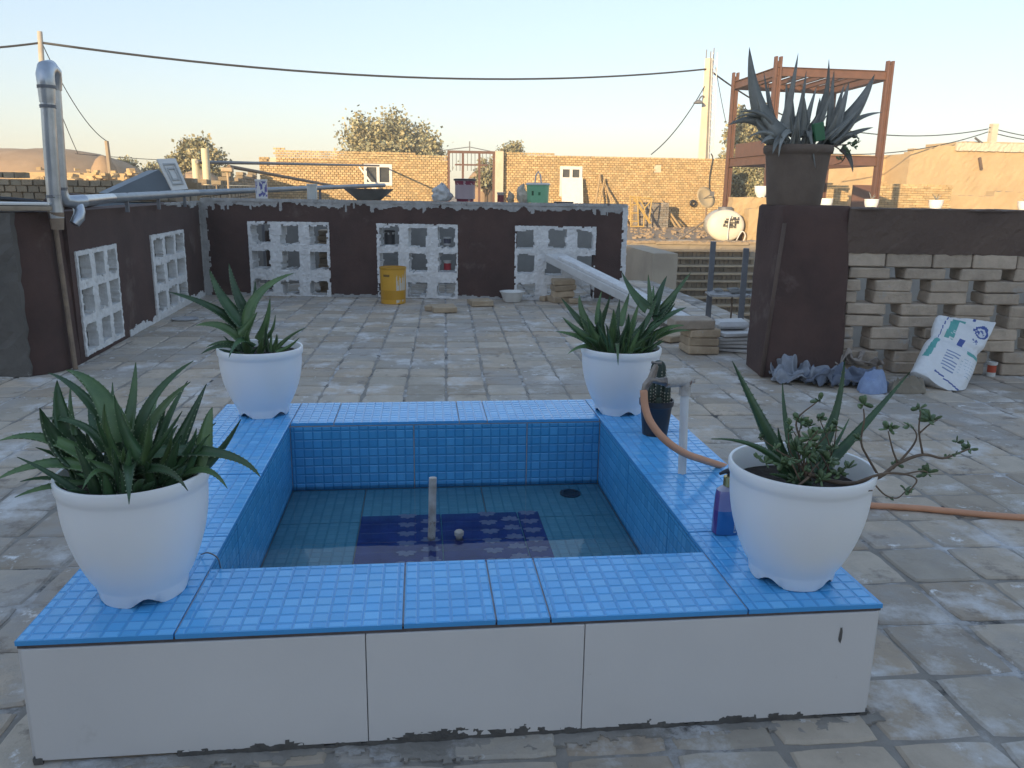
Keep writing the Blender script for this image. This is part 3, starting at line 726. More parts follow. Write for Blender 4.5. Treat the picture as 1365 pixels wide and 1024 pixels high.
def leaf(parent, A, T, C, w_, mat, teeth=True, name='leaf', thick=.40, ns=12, ctr=None):
    """one fleshy aloe leaf along a bent line A-C-T: channelled upper face, rounded back, tapering to a point, toothed margins"""
    mb = MB(); rings = []; hz = V(T.x-A.x, T.y-A.y, 0)
    if ctr is not None:
        h2 = V(A.x-ctr.x, A.y-ctr.y, 0)
        hz = hz+h2*.8
    if hz.length < .02: hz = V(random.uniform(-1,1), random.uniform(-1,1), 0)
    hz.normalize(); side = UPV.cross(hz); vw = ((A+T)*.5-EYE).normalized(); sv = (T-A).normalized().cross(vw); sv = sv.normalized() if sv.length > .1 else side; sv = sv if sv.dot(side) > 0 else -sv; side = (side*.55+sv*random.uniform(.35,1.0)).normalized(); tw_ = random.uniform(-.35,.35); edgeL = []; edgeR = []
    L_ = (T-A).length
    for i in range(ns+1):
        t = i/ns; p = A*(1-t)**2+C*(2*t*(1-t))+T*t*t; tg = ((C-A)*(1-t)+(T-C)*t).normalized()
        s_ = side-tg*side.dot(tg)
        s_ = s_.normalized() if s_.length > .05 else tg.cross(UPV).normalized()
        nrm = s_.cross(tg); nrm = nrm if nrm.dot(hz)*-1+nrm.z*.6 > -9 else -nrm
        # inner (upper) face looks to the plant axis / up
        if nrm.dot(-hz*.7+UPV*.7) < 0: nrm = -nrm
        a = tw_*t; s2 = s_*math.cos(a)+nrm*math.sin(a); n2 = nrm*math.cos(a)-s_*math.sin(a)
        ww = w_*.5*((1-t)**.78)*(1.0 if t > .12 else .86+.14*t/.12)+.0006
        th = max(w_*thick*(1-t)**.7*.5, .0007)
        ring = [p+s2*ww+n2*ww*.35, p+s2*ww*.5+n2*ww*.02, p-n2*ww*.10, p-s2*ww*.5+n2*ww*.02, p-s2*ww+n2*ww*.35, p-s2*ww*.55-n2*th*1.3, p-n2*th*1.9, p+s2*ww*.55-n2*th*1.3]
        rings.append(len(mb.v)); mb.v += ring; edgeR.append((ring[0], s2, tg)); edgeL.append((ring[4], -s2, tg))
    for i in range(ns):
        for k in range(8): mb.face((rings[i]+k, rings[i+1]+k, rings[i+1]+(k+1) % 8, rings[i]+(k+1) % 8))
    mb.face([rings[-1]+k for k in range(8)]); 
    if teeth:
        for ed_ in (edgeL, edgeR):
            m_ = max(6, int(L_/.011))
            for q in range(1, m_-1):
                f_ = q/m_*ns; i = int(f_); fr = f_-i; p = ed_[i][0].lerp(ed_[min(i+1, ns)][0], fr); s_, tg = ed_[i][1], ed_[i][2]
                h_ = min(.0028, w_*.07); 
                nb = tg.cross(s_)*.0007
                mb.poly((p-tg*.0018+nb, p+tg*.0018+nb, p+s_*h_+tg*.001), None, 1); mb.poly((p+tg*.0018-nb, p-tg*.0018-nb, p+s_*h_+tg*.001), None, 1)
    return mb.build(name, [mat, m_tooth], parent, smooth=True)
def leaves_px(parent, c, table, mats, Yc, teeth=True, spread=.05, seed=1):
    rr = random.Random(seed)
    for row_ in table:
        tx, ty, rx, ry, wpx, bx, by, dt = row_[:8]
        A = P(rx, ry, Y=Yc+rr.uniform(-.3,.3)*spread+dt*.15); T = P(tx, ty, Y=Yc+dt); mid = P((tx+rx)/2+bx, (ty+ry)/2+by, Y=Yc+dt*.5)
        w_ = wpx*mpp(A)
        leaf(parent, A, T, mid*2-(A+T)*.5 if (bx or by) else (A+T)*.5, w_, rr.choice(mats), teeth, ctr=c)
def filler(parent, c, z, n, rad, lmin, lmax, wmin, wmax, mats, seed, elev=(.35,1.3), teeth=False):
    rr = random.Random(seed)
    for k in range(n):
        a = rr.uniform(0, 2*math.pi); r = rad*math.sqrt(rr.random())*.85; e = rr.uniform(*elev); L_ = rr.uniform(lmin, lmax)
        A = V(c.x+math.cos(a)*r, c.y+math.sin(a)*r, z-.012); a2 = a+rr.uniform(-.8,.8); h = V(math.cos(a2), math.sin(a2), 0)
        T = A+h*(L_*math.cos(e))+UPV*(L_*math.sin(e)); C = (A+T)*.5+UPV*L_*rr.uniform(.02,.16)-h*L_*rr.uniform(-.03,.10)
        leaf(parent, A, T, C, rr.uniform(wmin, wmax), rr.choice(mats), teeth, ctr=c)
def potted(px, py, label_pot, rot, soil, R=.142, H=.240):
    c = P(px, py, z=RIM); c.z = RIM+.0012
    t = thing('plant_pot', label_pot, 'plant pot', c)
    pot_mesh(c, R=R, H=H, rb=R*.62, rot=rot, soil=soil).build('pot_body', m_pot, t, smooth=True, ang=50)
    MB().lathe(c, [(R*.60,.027),(.0,.027)], 32).build('pot_floor', m_pot, t)
    soil_mesh(c, R*.955, H-soil).build('soil', m_soil, t, smooth=True)
    return c, c+UPV*(H-soil)

# front left: crowded aloe
c, sc_ = potted(193, 786, 'white plastic pot packed with a dense dark green aloe', .35, .022, .136, .25)
pl = thing('aloe_plant', 'dense dark green aloe with many leaves spilling over both sides of its pot', 'aloe', sc_)
TL = [(0,587,120,615,24,0,-16,-.02),(-6,640,160,640,26,0,-22,-.06),(20,663,130,648,14,0,-8,-.12),(53,544,102,618,40,-6,4,-.02),(76,507,108,612,40,-8,4,.05),(64,497,150,580,18,0,-14,.08),
(88,493,158,590,40,6,-18,.04),(181,483,166,588,18,3,0,.10),(150,510,150,595,10,0,0,.10),(258,481,180,596,18,-14,-8,.10),(254,509,190,600,20,-10,-4,.04),(250,508,205,612,16,-3,-2,.07),(275,512,232,610,26,-2,4,.06),(283,543,272,622,30,-1,-8,.02),
(321,559,262,630,18,0,10,-.02),(347,636,196,606,20,22,-16,-.08),(303,651,240,636,13,4,-16,-.13),(250,654,165,640,16,6,-22,-.20),(172,672,172,628,22,0,-26,-.20),(139,538,170,630,22,-8,10,-.07),(152,526,188,612,24,-4,8,-.02),(243,548,172,630,16,-2,12,-.09),
(27,642,120,650,12,0,-8,-.05),(72,540,80,600,9,-4,2,.04),(94,514,100,580,9,-3,0,.08),(128,556,170,628,14,-6,0,-.08),(50,559,140,600,14,10,-14,.03),(200,556,190,640,18,2,0,-.09),(230,573,205,640,14,4,4,-.06),(262,571,225,632,14,6,2,-.05),(295,600,240,640,16,8,-6,.0),
(210,530,195,600,14,-2,0,.12),(120,530,140,600,16,-6,2,.12),(225,625,190,645,10,0,-8,-.12),(165,596,168,645,12,-2,0,-.11),(110,652,150,640,10,0,-18,-.19)]
leaves_px(pl, sc_, TL, [m_leafm, m_leafm, m_leafg], sc_.y, seed=3)
filler(pl, sc_, sc_.z, 52, .115, .06, .15, .016, .034, [m_leafm], 11, (.55,1.45), True)
# back left
c, sc_ = potted(352, 551, 'white plastic pot with a spiky light green aloe of few long leaves', .9, .026)
pl = thing('aloe_plant', 'light green aloe with a few long spread leaves and one small side shoot', 'aloe', sc_)
TL = [(224,389,318,437,17,8,-4,-.03),(279,359,326,434,23,-6,2,0),(305,351,327,418,18,-3,2,.06),(340,374,326,430,13,4,4,.04),(392,364,330,434,20,-14,-8,.02),(360,397,345,455,15,3,4,.02),(367,420,346,458,9,5,4,-.02),(261,434,322,454,17,2,-9,-.06),
(275,463,322,463,9,0,-6,-.09),(268,472,325,466,11,0,-8,-.11),(305,477,338,460,12,-2,-14,-.19),(343,416,322,446,20,-3,6,-.06),(408,437,366,468,7,0,-4,-.02),(399,450,368,470,8,2,2,-.05),(355,434,359,469,8,-2,0,-.04),(369,445,363,469,8,2,0,-.05),(362,441,361,469,6,0,0,-.02),(350,450,346,470,9,0,0,-.08),(330,440,330,470,16,-2,0,-.09)]
leaves_px(pl, sc_, TL, [m_leafg, m_leafg, m_leafm], sc_.y, seed=5)
filler(pl, sc_+V(-.04,-.01,0), sc_.z, 8, .05, .05, .10, .012, .024, [m_leafm, m_leafg], 12, (.3,1.2))
# back right
c, sc_ = potted(824, 548, 'white plastic pot with a bushy upright aloe beside the tap', .2, .02)
pl = thing('aloe_plant', 'bushy upright aloe with crowded pointed leaves between tap and brick paving', 'aloe', sc_)
TL = [(829,363,863,412,17,-2,4,.04),(864,366,868,412,9,0,0,.06),(889,368,872,420,15,-1,-2,.05),(921,363,874,424,15,-2,4,.03),(871,381,870,415,8,0,0,.08),(902,394,872,426,15,2,2,0),(915,410,868,438,13,0,-3,-.03),(912,434,864,452,12,2,-5,-.06),(920,441,864,458,9,0,-6,-.03),
(748,397,786,442,13,0,2,.03),(772,393,788,444,17,-4,0,.05),(750,423,792,456,15,0,3,-.03),(741,442,790,460,11,2,-3,-.05),(757,472,793,465,9,0,-6,-.08),(814,393,792,448,15,-1,6,.01),(802,388,796,432,9,-2,0,.07),(839,390,826,434,11,0,0,.06),(826,399,820,440,10,0,0,.05),(852,403,838,452,11,0,0,.01),
(876,393,846,450,12,3,4,0),(890,425,852,455,12,0,-3,-.04),(824,487,822,462,8,0,-14,-.19),(800,412,802,455,14,0,0,-.03),(783,420,800,458,14,-3,2,-.06),(818,412,812,460,15,2,0,-.05),(838,418,826,462,14,3,2,-.07),(860,425,840,460,13,2,3,-.07),(800,448,806,466,12,-2,0,-.10),(835,450,828,468,12,2,-2,-.11),(870,448,845,466,11,0,-3,-.09),(780,450,800,466,11,0,-3,-.09),(900,404,866,440,11,2,2,.02)]
leaves_px(pl, sc_, TL, [m_leafm, m_leafg, m_leafg], sc_.y, seed=6)
filler(pl, sc_, sc_.z, 50, .115, .06, .15, .012, .026, [m_leafm, m_leafg], 13, (.55,1.45))
# front right: sparse aloe with a succulent creeping out
c, sc_ = potted(1053, 765, 'half filled white pot with sparse aloe blades and trailing succulent, beside the blue bottle', .62, .052, .142, .246)
pl = thing('aloe_plant', 'sparse aloe with five long dark blades and mostly bare soil', 'aloe', sc_)
TL = [(976,481,1050,632,26,4,10,.03),(1126,480,1080,628,18,8,8,.05),(1213,496,1092,632,19,-6,10,-.01),(948,585,1058,648,14,14,-16,-.05),(1043,511,1062,622,12,-4,4,.08),(1004,550,1046,628,8,-2,4,.06),(1037,570,1078,646,17,-8,6,-.06),(1108,552,1082,622,9,0,0,.08),(1132,558,1090,630,8,0,4,.07),(1025,632,1070,650,12,0,-4,-.10)]
leaves_px(pl, sc_, TL, [m_leafm], sc_.y, seed=8)
su = thing('trailing_succulent', 'woody succulent with small leaf tufts trailing out over the edge of the white pot', 'succulent', sc_)
YS = sc_.y-.07
def stem(pts, r0, r1, y0=0., y1=0.):
    q = [P(x, y, Y=YS+y0+(y1-y0)*i/(len(pts)-1)) for i, (x, y) in enumerate(pts)]; n = len(q)
    fine = []
    for i in range(n-1):
        a, b = q[i], q[i+1]; t0 = (q[i+1]-q[i-1])*.5 if i else b-a; t1 = (q[i+2]-q[i])*.5 if i < n-2 else b-a
        for k in range(4):
            t = k/4; fine.append(a*(2*t**3-3*t*t+1)+t0*(t**3-2*t*t+t)+b*(-2*t**3+3*t*t)+t1*(t**3-t*t))
    fine.append(q[-1]); mb = MB(); mb.tube(fine, [r0+(r1-r0)*i/(len(fine)-1) for i in range(len(fine))], 6); mb.build('stem', m_jstem, su, smooth=True); return q[-1]
def tuft(px, py, n, r, dy=0, seed=0):
    rr = random.Random(seed*31+int(px)); c_ = P(px, py, Y=YS+dy); mb = MB()
    for k in range(n):
        a = rr.uniform(0, 2*math.pi); e = rr.uniform(-.5,1.4); d_ = V(math.cos(a)*math.cos(e), math.sin(a)*math.cos(e), math.sin(e)); s_ = d_.cross(V(rr.uniform(-1,1),rr.uniform(-1,1),rr.uniform(-1,1))).normalized(); nr = d_.cross(s_)
        L_ = r*rr.uniform(.7,1.2); b = c_+d_*L_*.1; w_ = L_*.30; N0 = len(mb.v)
        for (l, ww) in ((0,.25),(.35,.8),(.7,1.0),(.92,.6)):
            p = b+d_*L_*l; mb.v += [p+s_*w_*ww, p+nr*w_*.38*ww, p-s_*w_*ww, p-nr*w_*.38*ww]
        mb.v.append(b+d_*L_)
        for i in range(3):
            for q in range(4): mb.face((N0+i*4+q, N0+i*4+(q+1) % 4, N0+i*4+4+(q+1) % 4, N0+i*4+4+q))
        for q in range(4): mb.face((N0+12+q, N0+12+(q+1) % 4, N0+16))
    mb.build('leaf_tuft', m_jade, su, smooth=True)
stem([(1078,632),(1110,642),(1140,644),(1172,636),(1197,618),(1230,606),(1256,611),(1275,605),(1293,598)], .0052, .0016)
stem([(1172,636),(1158,612),(1148,590),(1152,560),(1151,545)], .0028, .0012, -.0, .01)
stem([(1197,618),(1190,600),(1184,575)], .0022, .0011)
stem([(1190,625),(1215,597),(1222,580),(1213,566)], .0026, .0012, 0, .03)
stem([(1230,606),(1225,575),(1227,548)], .0022, .0011)
stem([(1225,578),(1240,565),(1250,560)], .0018, .001)
stem([(1140,644),(1175,632),(1205,632),(1222,640),(1212,655)], .0030, .0012, -.02, -.03)
stem([(1205,632),(1228,628),(1237,630)], .0018, .001, -.02,-.02)
stem([(1165,645),(1180,660),(1196,664),(1207,655)], .002, .001, -.02,-.04)
stem([(1078,636),(1060,655),(1100,660),(1140,656),(1163,654)], .0025, .0012, -.03, -.05)
stem([(1075,640),(1068,590),(1062,560),(1090,535)], .003, .0012, 0, .03)
rr_ = random.Random(5)
for k in range(16):
    x0_, y0_ = rr_.uniform(1060,1110), rr_.uniform(630,642); x1_, y1_ = x0_+rr_.uniform(-55,45), y0_-rr_.uniform(5,75); stem([(x0_,y0_), ((x0_+x1_)/2+rr_.uniform(-12,12), (y0_+y1_)/2), (x1_,y1_)], .0018, .0009, rr_.uniform(-.04,.05), rr_.uniform(-.05,.08)); tuft(x1_, y1_, rr_.randint(4,8), .014, rr_.uniform(-.05,.08), k)
for x, y, n, s_ in ((1145,587,6,.016),(1151,540,10,.022),(1184,572,12,.022),(1226,545,9,.02),(1240,562,11,.024),(1213,567,7,.016),(1273,606,4,.014),(1260,611,5,.015),(1293,598,8,.02),(1275,590,5,.018),(1237,631,13,.026),(1207,652,8,.02),(1195,620,5,.016),(1185,664,3,.012),(1110,665,8,.02),
    (1062,600,16,.03),(1080,585,14,.026),(1066,562,9,.022),(1092,535,6,.02),(1075,610,18,.03),(1105,615,14,.026),(1045,620,12,.024),(1020,618,8,.02),(1120,632,12,.024),(1095,640,12,.022),(1060,640,10,.022),(1130,625,8,.022),(1085,600,12,.028),(1010,612,5,.016),(1110,600,7,.02)):
    tuft(x, y, n, s_*.80, random.uniform(-.02,.03))

# ---------------------------------------------------------------- cactus, tap, hose, bottle
c = P(874, 580, z=RIM); c.z = RIM+.001; c.y += .012
t = thing('cactus_pot', 'small black plastic nursery pot on the blue rim beside the tap', 'plant pot', c)
k_ = mpp(c)
mb = MB(); mb.lathe(c, [(.041,0),(.046,.045),(.051,.095),(.056,.100),(.057,.118),(.053,.118),(.051,.098)], 32, cap0=True); mb.build('pot_body', m_bpot, t, smooth=True, ang=40)
soil_mesh(c, .0515, .099, .006).build('soil', m_soil, t, smooth=True)
ct = thing('cactus', 'dark ribbed column cactus with small offsets in a black pot', 'cactus', c+UPV*.099)
def cact(cc, r, h, ribs, name):
    mb = MB(); n = ribs*4; prof = []
    for k in range(9): prof.append((r*(.86+.14*math.sin(math.pi*k/9)), h*.86*k/8))
    for k in range(1, 6): g_ = k/5*math.pi/2; prof.append((max(.0015, r*.86*math.cos(g_)), h*.86+h*.14*math.sin(g_)))
    mb.lathe(cc, prof, n, lambda i, g_, rr, z: (rr*(1-.20*(.5-.5*math.cos(ribs*g_))), z))
    o = mb.build(name, m_cactus, ct, smooth=True); sp = MB()
    for q in range(ribs):
        g_ = 2*math.pi*q/ribs; d_ = V(math.cos(g_), math.sin(g_), 0); m_ = max(3, int(h/.012))
        for j in range(m_):
            p = cc+d_*r*.95+UPV*(h*(.06+.86*j/m_)); p += (d_*-.3*r if j == m_-1 else V(0,0,0))
            sp.box(p, .0032, .0032, .0036)
            for s_ in range(4):
                dd = (d_+V(random.uniform(-1,1),random.uniform(-1,1),random.uniform(-.8,.8))*.8).normalized()*.008; sd_ = dd.cross(UPV).normalized()*.0004; sp.poly((p-sd_, p+sd_, p+dd))
    sp.build('spines', m_spine, o)
b0 = c+UPV*.096
cact(b0+V(.004,.012,0), .027, .150, 9, 'column'); cact(b0+V(-.026,.0,0), .016, .085, 8, 'offset'); cact(b0+V(.0,-.026,0), .012, .035, 8, 'offset'); cact(b0+V(.030,-.008,0), .014, .075, 8, 'offset')
tb = P(909,631, z=RIM); tb.z = RIM
tp = thing('garden_tap', 'old metal tap on an upright white pipe rising from the blue rim', 'tap', tb)
tt_ = P(913,521, Y=tb.y+.002)
MB().tube([tb, tb.lerp(tt_,.5), tt_], .0118, 16).build('riser_pipe', m_pvc, tp, smooth=True, ang=40)
e0 = P(914,507,Y=tb.y); e1 = P(888,509,Y=tb.y-.004)
mb = MB(); mb.tube([tt_-UPV*.012, tt_+UPV*.004, e0], [.0165,.0165,.0155], 14); mb.tube([e0+V(.012,0,.0), e1+V(.018,0,0), e1], [.015,.0155,.0165], 14); mb.tube([e0+V(.008,0,0), e0+V(.021,0,0)], [.009,.009], 6); mb.box(e0+V(.022,0,0), .008,.012,.012)
mb.build('elbow', m_pvcd, tp, smooth=True, ang=40)
k0 = P(887,509,Y=tb.y-.004); k1 = P(877,508,Y=tb.y-.006); k2 = P(868,505,Y=tb.y-.008); k3 = P(861,514,Y=tb.y-.01); k4 = P(858,525,Y=tb.y-.012)
mb = MB(); mb.tube([k0, k1, k2, k3, k4], [.0125,.009,.012,.0105,.0085], 12); mb.tube([k2-UPV*.002, P(872,494,Y=tb.y-.008), P(875,487,Y=tb.y-.008)], [.011,.0095,.007], 10); mb.tube([k0-V(.003,0,0), k0+V(.004,0,0)], .0145, 6)
mb.build('tap_body', m_brass, tp, smooth=True, ang=45)
h0 = P(875,487,Y=tb.y-.008)
mb = MB(); mb.tube([h0-UPV*.004, h0+UPV*.006], .0032, 8); mb.tube([h0+V(-.014,-.002,.009), h0+V(0,0,.0065), h0+V(.014,.002,.006)], [.0042,.0032,.0042], 8); mb.build('tap_handle', m_brass, tp, smooth=True)
hp = [(858,520,-.012),(860,543,-.025),(868,564,-.045),(886,586,-.065),(912,604,-.07),(940,614,-.02),(975,626,.10),(1015,648,.20)]
pts = [P(x, y, Y=tb.y+dy) for x, y, dy in hp]
gp = [P(1080,668,z=.014), P(1165,674,z=.012), P(1230,678,z=.011), P(1300,685,z=.0105), P(1372,690,z=.0105), P(1470,690,z=.0105), P(1600,672,z=.0105)]
pts += gp
def spline(q, m_=6):
    out = []; n = len(q)
    for i in range(n-1):
        a, b = q[i], q[i+1]; t0 = (q[i+1]-q[i-1])*.5 if i else b-a; t1 = (q[i+2]-q[i])*.5 if i < n-2 else b-a
        for k in range(m_):
            t = k/m_; out.append(a*(2*t**3-3*t*t+1)+t0*(t**3-2*t*t+t)+b*(-2*t**3+3*t*t)+t1*(t**3-t*t))
    out.append(q[-1]); return out
mb = MB(); mb.tube(spline(pts), .0105, 12); mb.build('garden_hose', m_hose, loc=pts[0], smooth=True, label='orange garden hose hanging from the tap and running over the paving', cat='hose')
# bottle
bc = P(968,713,z=RIM); bc.z = RIM+.0012; bc.y += .01
bt = thing('soap_bottle', 'blue and purple see-through pump bottle beside the white pot with sparse aloe', 'bottle', bc)
mb = MB(); prof = [(.90,0),(1,.004),(1.0,.02),(.97,.06),(.90,.098),(.84,.108),(.55,.116),(.40,.119)]; n = 36; ax_, ay_ = .031, .019
for i, (f_, z) in enumerate(prof):
    for k in range(n):
        g_ = 2*math.pi*k/n; cx, sx_ = math.cos(g_), math.sin(g_); e_ = .62
        mb.v.append(bc+V(ax_*f_*math.copysign(abs(cx)**e_, cx), ay_*f_*math.copysign(abs(sx_)**e_, sx_), z))
for i in range(len(prof)-1):
    for k in range(n):
        z = (prof[i][1]+prof[i+1][1])/2; g_ = 2*math.pi*(k+.5)/n; x = math.cos(g_)
        if z < .055: cc = (.03,.16,.42) if abs(x) < .75 else (.09,.05,.22)
        elif z < .105: cc = (.24,.24,.44) if abs(x) < .75 else (.13,.08,.26)
        else: cc = (.36,.36,.46)
        mb.face((i*n+k, i*n+(k+1) % n, (i+1)*n+(k+1) % n, (i+1)*n+k), cc)
mb.face(range(n)[::-1], (.03,.1,.3)); mb.face([(len(prof)-1)*n+k for k in range(n)], (.3,.3,.4))
mb.build('bottle_body', M('tinted_bottle', (1,1,1), (.92,.92,.95), 12, .12, attr=True, coat=.6), bt, smooth=True, ang=35)
mb = MB(); fy_ = bc.y-.0195
for k in range(6):   # small upright lettering on the lower right of the label
    z = .008+k*.0065; x = bc.x+.0165
    for q in range(2): mb.box(V(x-.002+q*.004, fy_-.0002, bc.z+z+.002), .0011, .0006, .0048)
    if k % 2: mb.box(V(x, fy_-.0002, bc.z+z+.004), .004, .0006, .001)
    else: mb.box(V(x, fy_-.0002, bc.z+z), .004, .0006, .001)
mb.build('lettering', m_wframe, bt)
MB().lathe(bc+UPV*.0, [(.0128,.1175),(.0128,.140),(.011,.1415),(.0,.1415)], 24).build('collar', M('gold_collar', (.62,.48,.20), (.5,.38,.16), 10, .25, metal=.8), bt, smooth=True, ang=40)
mb = MB(); mb.tube([bc+UPV*.139, bc+UPV*.152], .005, 10); mb.tube([bc+V(.006,0,.152), bc+V(0,0,.154), bc+V(-.012,-.004,.154), bc+V(-.026,-.008,.150)], [.007,.0085,.005,.0035], 10); mb.build('pump', m_bpot, bt, smooth=True, ang=50)

wq = P(282,748,z=RIM+.003)
MB().tube(spline([P(268,739,z=RIM+.004), P(278,737,z=RIM+.03), P(290,744,z=RIM+.03), P(294,757,z=RIM+.003)]), .0016, 6).build('bent_wire', m_gsteel, loc=wq, smooth=True, label='short bent wire lying on the blue rim beside the crowded aloe pot', cat='wire')
# ---------------------------------------------------------------- things lying on the terrace
def can(name, c, r0, r1, h, colf, label, cat, lip=.004, rim=True, lid=None, mat=None, n=36, handle=None, zs=14):
    t = thing(name, label, cat, c); mb = MB(); prof = [(r0, h*k/zs) for k in range(zs+1)]; prof = [(r0+(r1-r0)*k/zs, h*k/zs) for k in range(zs+1)]
    st = 0
    for i, (r, z) in enumerate(prof):
        for k in range(n): g_ = 2*math.pi*k/n; mb.v.append(c+V(math.cos(g_)*r, math.sin(g_)*r, z))
    for i in range(zs):
        for k in range(n):
            g_ = (2*math.pi*(k+.5)/n) % (2*math.pi); mb.face((i*n+k, i*n+(k+1) % n, (i+1)*n+(k+1) % n, (i+1)*n+k), colf(g_, (i+.5)/zs))
    mb.face(range(n)[::-1], colf(0,0)); mb.build('can_body', mat or m_attrg, t, smooth=True, ang=40)
    r = r1
    if rim:
        q = MB(); q.lathe(c, [(r-.001,h-.016),(r+lip,h-.014),(r+lip,h),(r-.003,h+.001),(r-.005,h-.01),(r-.005,h*.12),(0,h*.12)], n, col=colf(4.7,.95)); q.build('rim', mat or m_attrg, t, smooth=True, ang=40)
    if lid:
        q = MB(); q.lathe(c, [(r+lip+.001,h-.012),(r+lip+.002,h+.002),(r*.93,h+.006),(r*.9,h+.003),(0,h+.004)], n, col=lid); q.build('lid', m_attrg, t, smooth=True, ang=40)
    if handle:
        q = MB(); q.tube([c+V(math.cos(g_)*(r+.005), 0, h-.02+math.sin(g_)*handle[0]) for g_ in [math.pi*k/12 for k in range(13)]], .004, 6, col=handle[1]); q.build('handle', m_attrg, t, smooth=True)
    return t
cpx = lambda px, py: P(px, py, z=0)
yb = cpx(524,406)
def yel(g_, t):
    if math.pi*1.58 < g_ < math.pi*1.88 and .10+.12*nz((g_*5,0,0),1,2) < t < .66+.5*nz((g_*9, 0, 0), 1, 3) and nz((g_*17, 0, 0), 1, 5) > -.18: return (.62,.58,.50)
    if math.pi*1.25 < g_ < math.pi*1.42 and .76 < t < .82: return (.20,.11,.02)
    if t > .93 or .12 < t < .15: return (.55,.28,.02)
    return (.68,.36,.035)
can('plastic_drum', V(yb.x, yb.y+.11, .001), .112, .120, .33, yel, 'yellow plastic drum with white drips standing against the white lattice panel', 'drum', zs=48, n=160)
bs = cpx(684,404); t = thing('plastic_basin', 'small white plastic basin on the paving in front of the brown wall', 'basin', V(bs.x, bs.y+.09, .001))
MB().lathe(ORG[t.name], [(.0,0),(.075,0),(.082,.008),(.105,.075),(.118,.092),(.121,.098),(.116,.098),(.100,.075),(.078,.014),(0,.012)], 36).build('basin_body', m_wframe, t, smooth=True, ang=50)
def brick(c, rz, label, group=None, s=(.205,.205,.052), tilt=0, mat=None, roll=0):
    X = V(math.cos(rz), math.sin(rz), 0); Y = V(-math.sin(rz), math.cos(rz), 0); Z = UPV
    if tilt: X, Z = X*math.cos(tilt)+Z*math.sin(tilt), Z*math.cos(tilt)-X*math.sin(tilt)
    mb = MB(); mb.box(Vector(c)+UPV*s[2]/2, *s, (X, Y, Z), bev=.007, jit=.004); return mb.build('brick', mat or m_brick, loc=c, label=label, cat='brick', group=group)
b = cpx(592,418); brick(V(b.x,b.y+.1,.002), .1, 'flat beige brick lying on the paving with chipped end between drum and basin'); brick(V(b.x-.10,b.y+.16,.002), -.3, 'small brick piece touching the chipped flat brick', s=(.10,.12,.05))
b = cpx(641,409); brick(V(b.x,b.y+.09,.002), .15, 'flat greyish brick lying alone just before the white basin')
b = cpx(752,404); G4 = 'bricks piled under the leaning plank'
brick(V(b.x-.03,b.y+.10,.002), .3, 'lowest brick of the pile under the leaning white plank, set askew', G4); brick(V(b.x,b.y+.10,.056), -.05, 'second brick from the bottom of the pile under the leaning plank', G4, tilt=.05)
brick(V(b.x+.005,b.y+.10,.111), .08, 'third brick from the bottom of the pile under the leaning plank', G4, tilt=.05); brick(V(b.x+.0,b.y+.11,.166), .0, 'topmost brick of the pile under the leaning white plank', G4, tilt=.04)
brick(V(b.x-.17,b.y+.14,.002), .7, 'broken brick end beside the pile under the leaning plank', s=(.08,.07,.045)); brick(V(b.x+.08,b.y-.06,.002), .9, 'small broken brick corner in front of the pile under the plank', s=(.09,.06,.05))
b = cpx(937,473); G5 = 'bricks stacked before the pillar'
for k, (dz, rz, lb) in enumerate(((.002,.02,'bottom brick of the stack beside the brown pillar'), (.057,-.03,'second brick from the bottom in the stack beside the brown pillar'), (.112,.03,'third brick from the bottom in the stack beside the brown pillar'))):
    brick(V(b.x+random.uniform(-.006,.006), b.y+.1, dz), rz, lb, G5)
brick(V(b.x-.06,b.y+.10,.167), -.06, 'long cement-covered brick topping the stack beside the brown pillar', G5, s=(.27,.2,.062), mat=m_grbrick)
b2 = cpx(905,460); brick(V(b2.x+.0,b2.y+.18,.002), .5, 'flat brick lying behind the stack beside the brown pillar', s=(.22,.2,.05)); 
# white slabs piled by the pillar
s0 = cpx(985,472); G6 = 'white slabs by the pillar'
for k in range(5):
    mb = MB(); rz = -.35+.12*k; X = V(math.cos(rz), math.sin(rz), 0); mb.box(V(s0.x+.03*k*.3-.0, s0.y+.16-.004*k, .014+.026*k), .30, .22, .022, (X, UPV.cross(X), UPV), bev=.003, jit=.004)
    mb.build('stone_slab', m_marble, loc=V(s0.x, s0.y+.16, .003+.026*k), label=['bottom slab of the white stone slabs piled against the pillar', 'second white slab from the bottom of the pile against the pillar', 'middle white slab of the pile against the pillar', 'second white slab from the top of the pile against the pillar', 'top thin white slab of the pile against the pillar'][k], cat='slab', group=G6)
mb = MB(); mb.box(V(s0.x+.02, s0.y+.22, .162), .22, .15, .06, bev=.02, jit=.008); mb.build('stone_block', m_marble, loc=V(s0.x+.02,s0.y+.22,.133), label='chunky rounded white block resting on the slabs by the pillar', cat='stone')
# long white plank leaning down from the lattice panel
a = PP(738,343,BO+bn*.06,bn); e = cpx(935,448); e = V(e.x+.03, e.y+.25, .02)
u = (e-a); L_ = u.length; u.normalize(); s_ = u.cross(UPV).normalized(); n_ = s_.cross(u)
pk = thing('leaning_plank', 'long white painted plank leaning from the lattice panel down to the bricks', 'plank', e)
MB().box((a+e)*.5, L_, .21, .075, (u, s_, n_), bev=.008, jit=.002).build('board', m_marble, pk)
MB().box((a+e)*.5+n_*.052+s_*.03-u*-.06, L_*.88, .12, .03, (u, s_, n_), bev=.004, jit=.002).build('batten', m_white, pk)
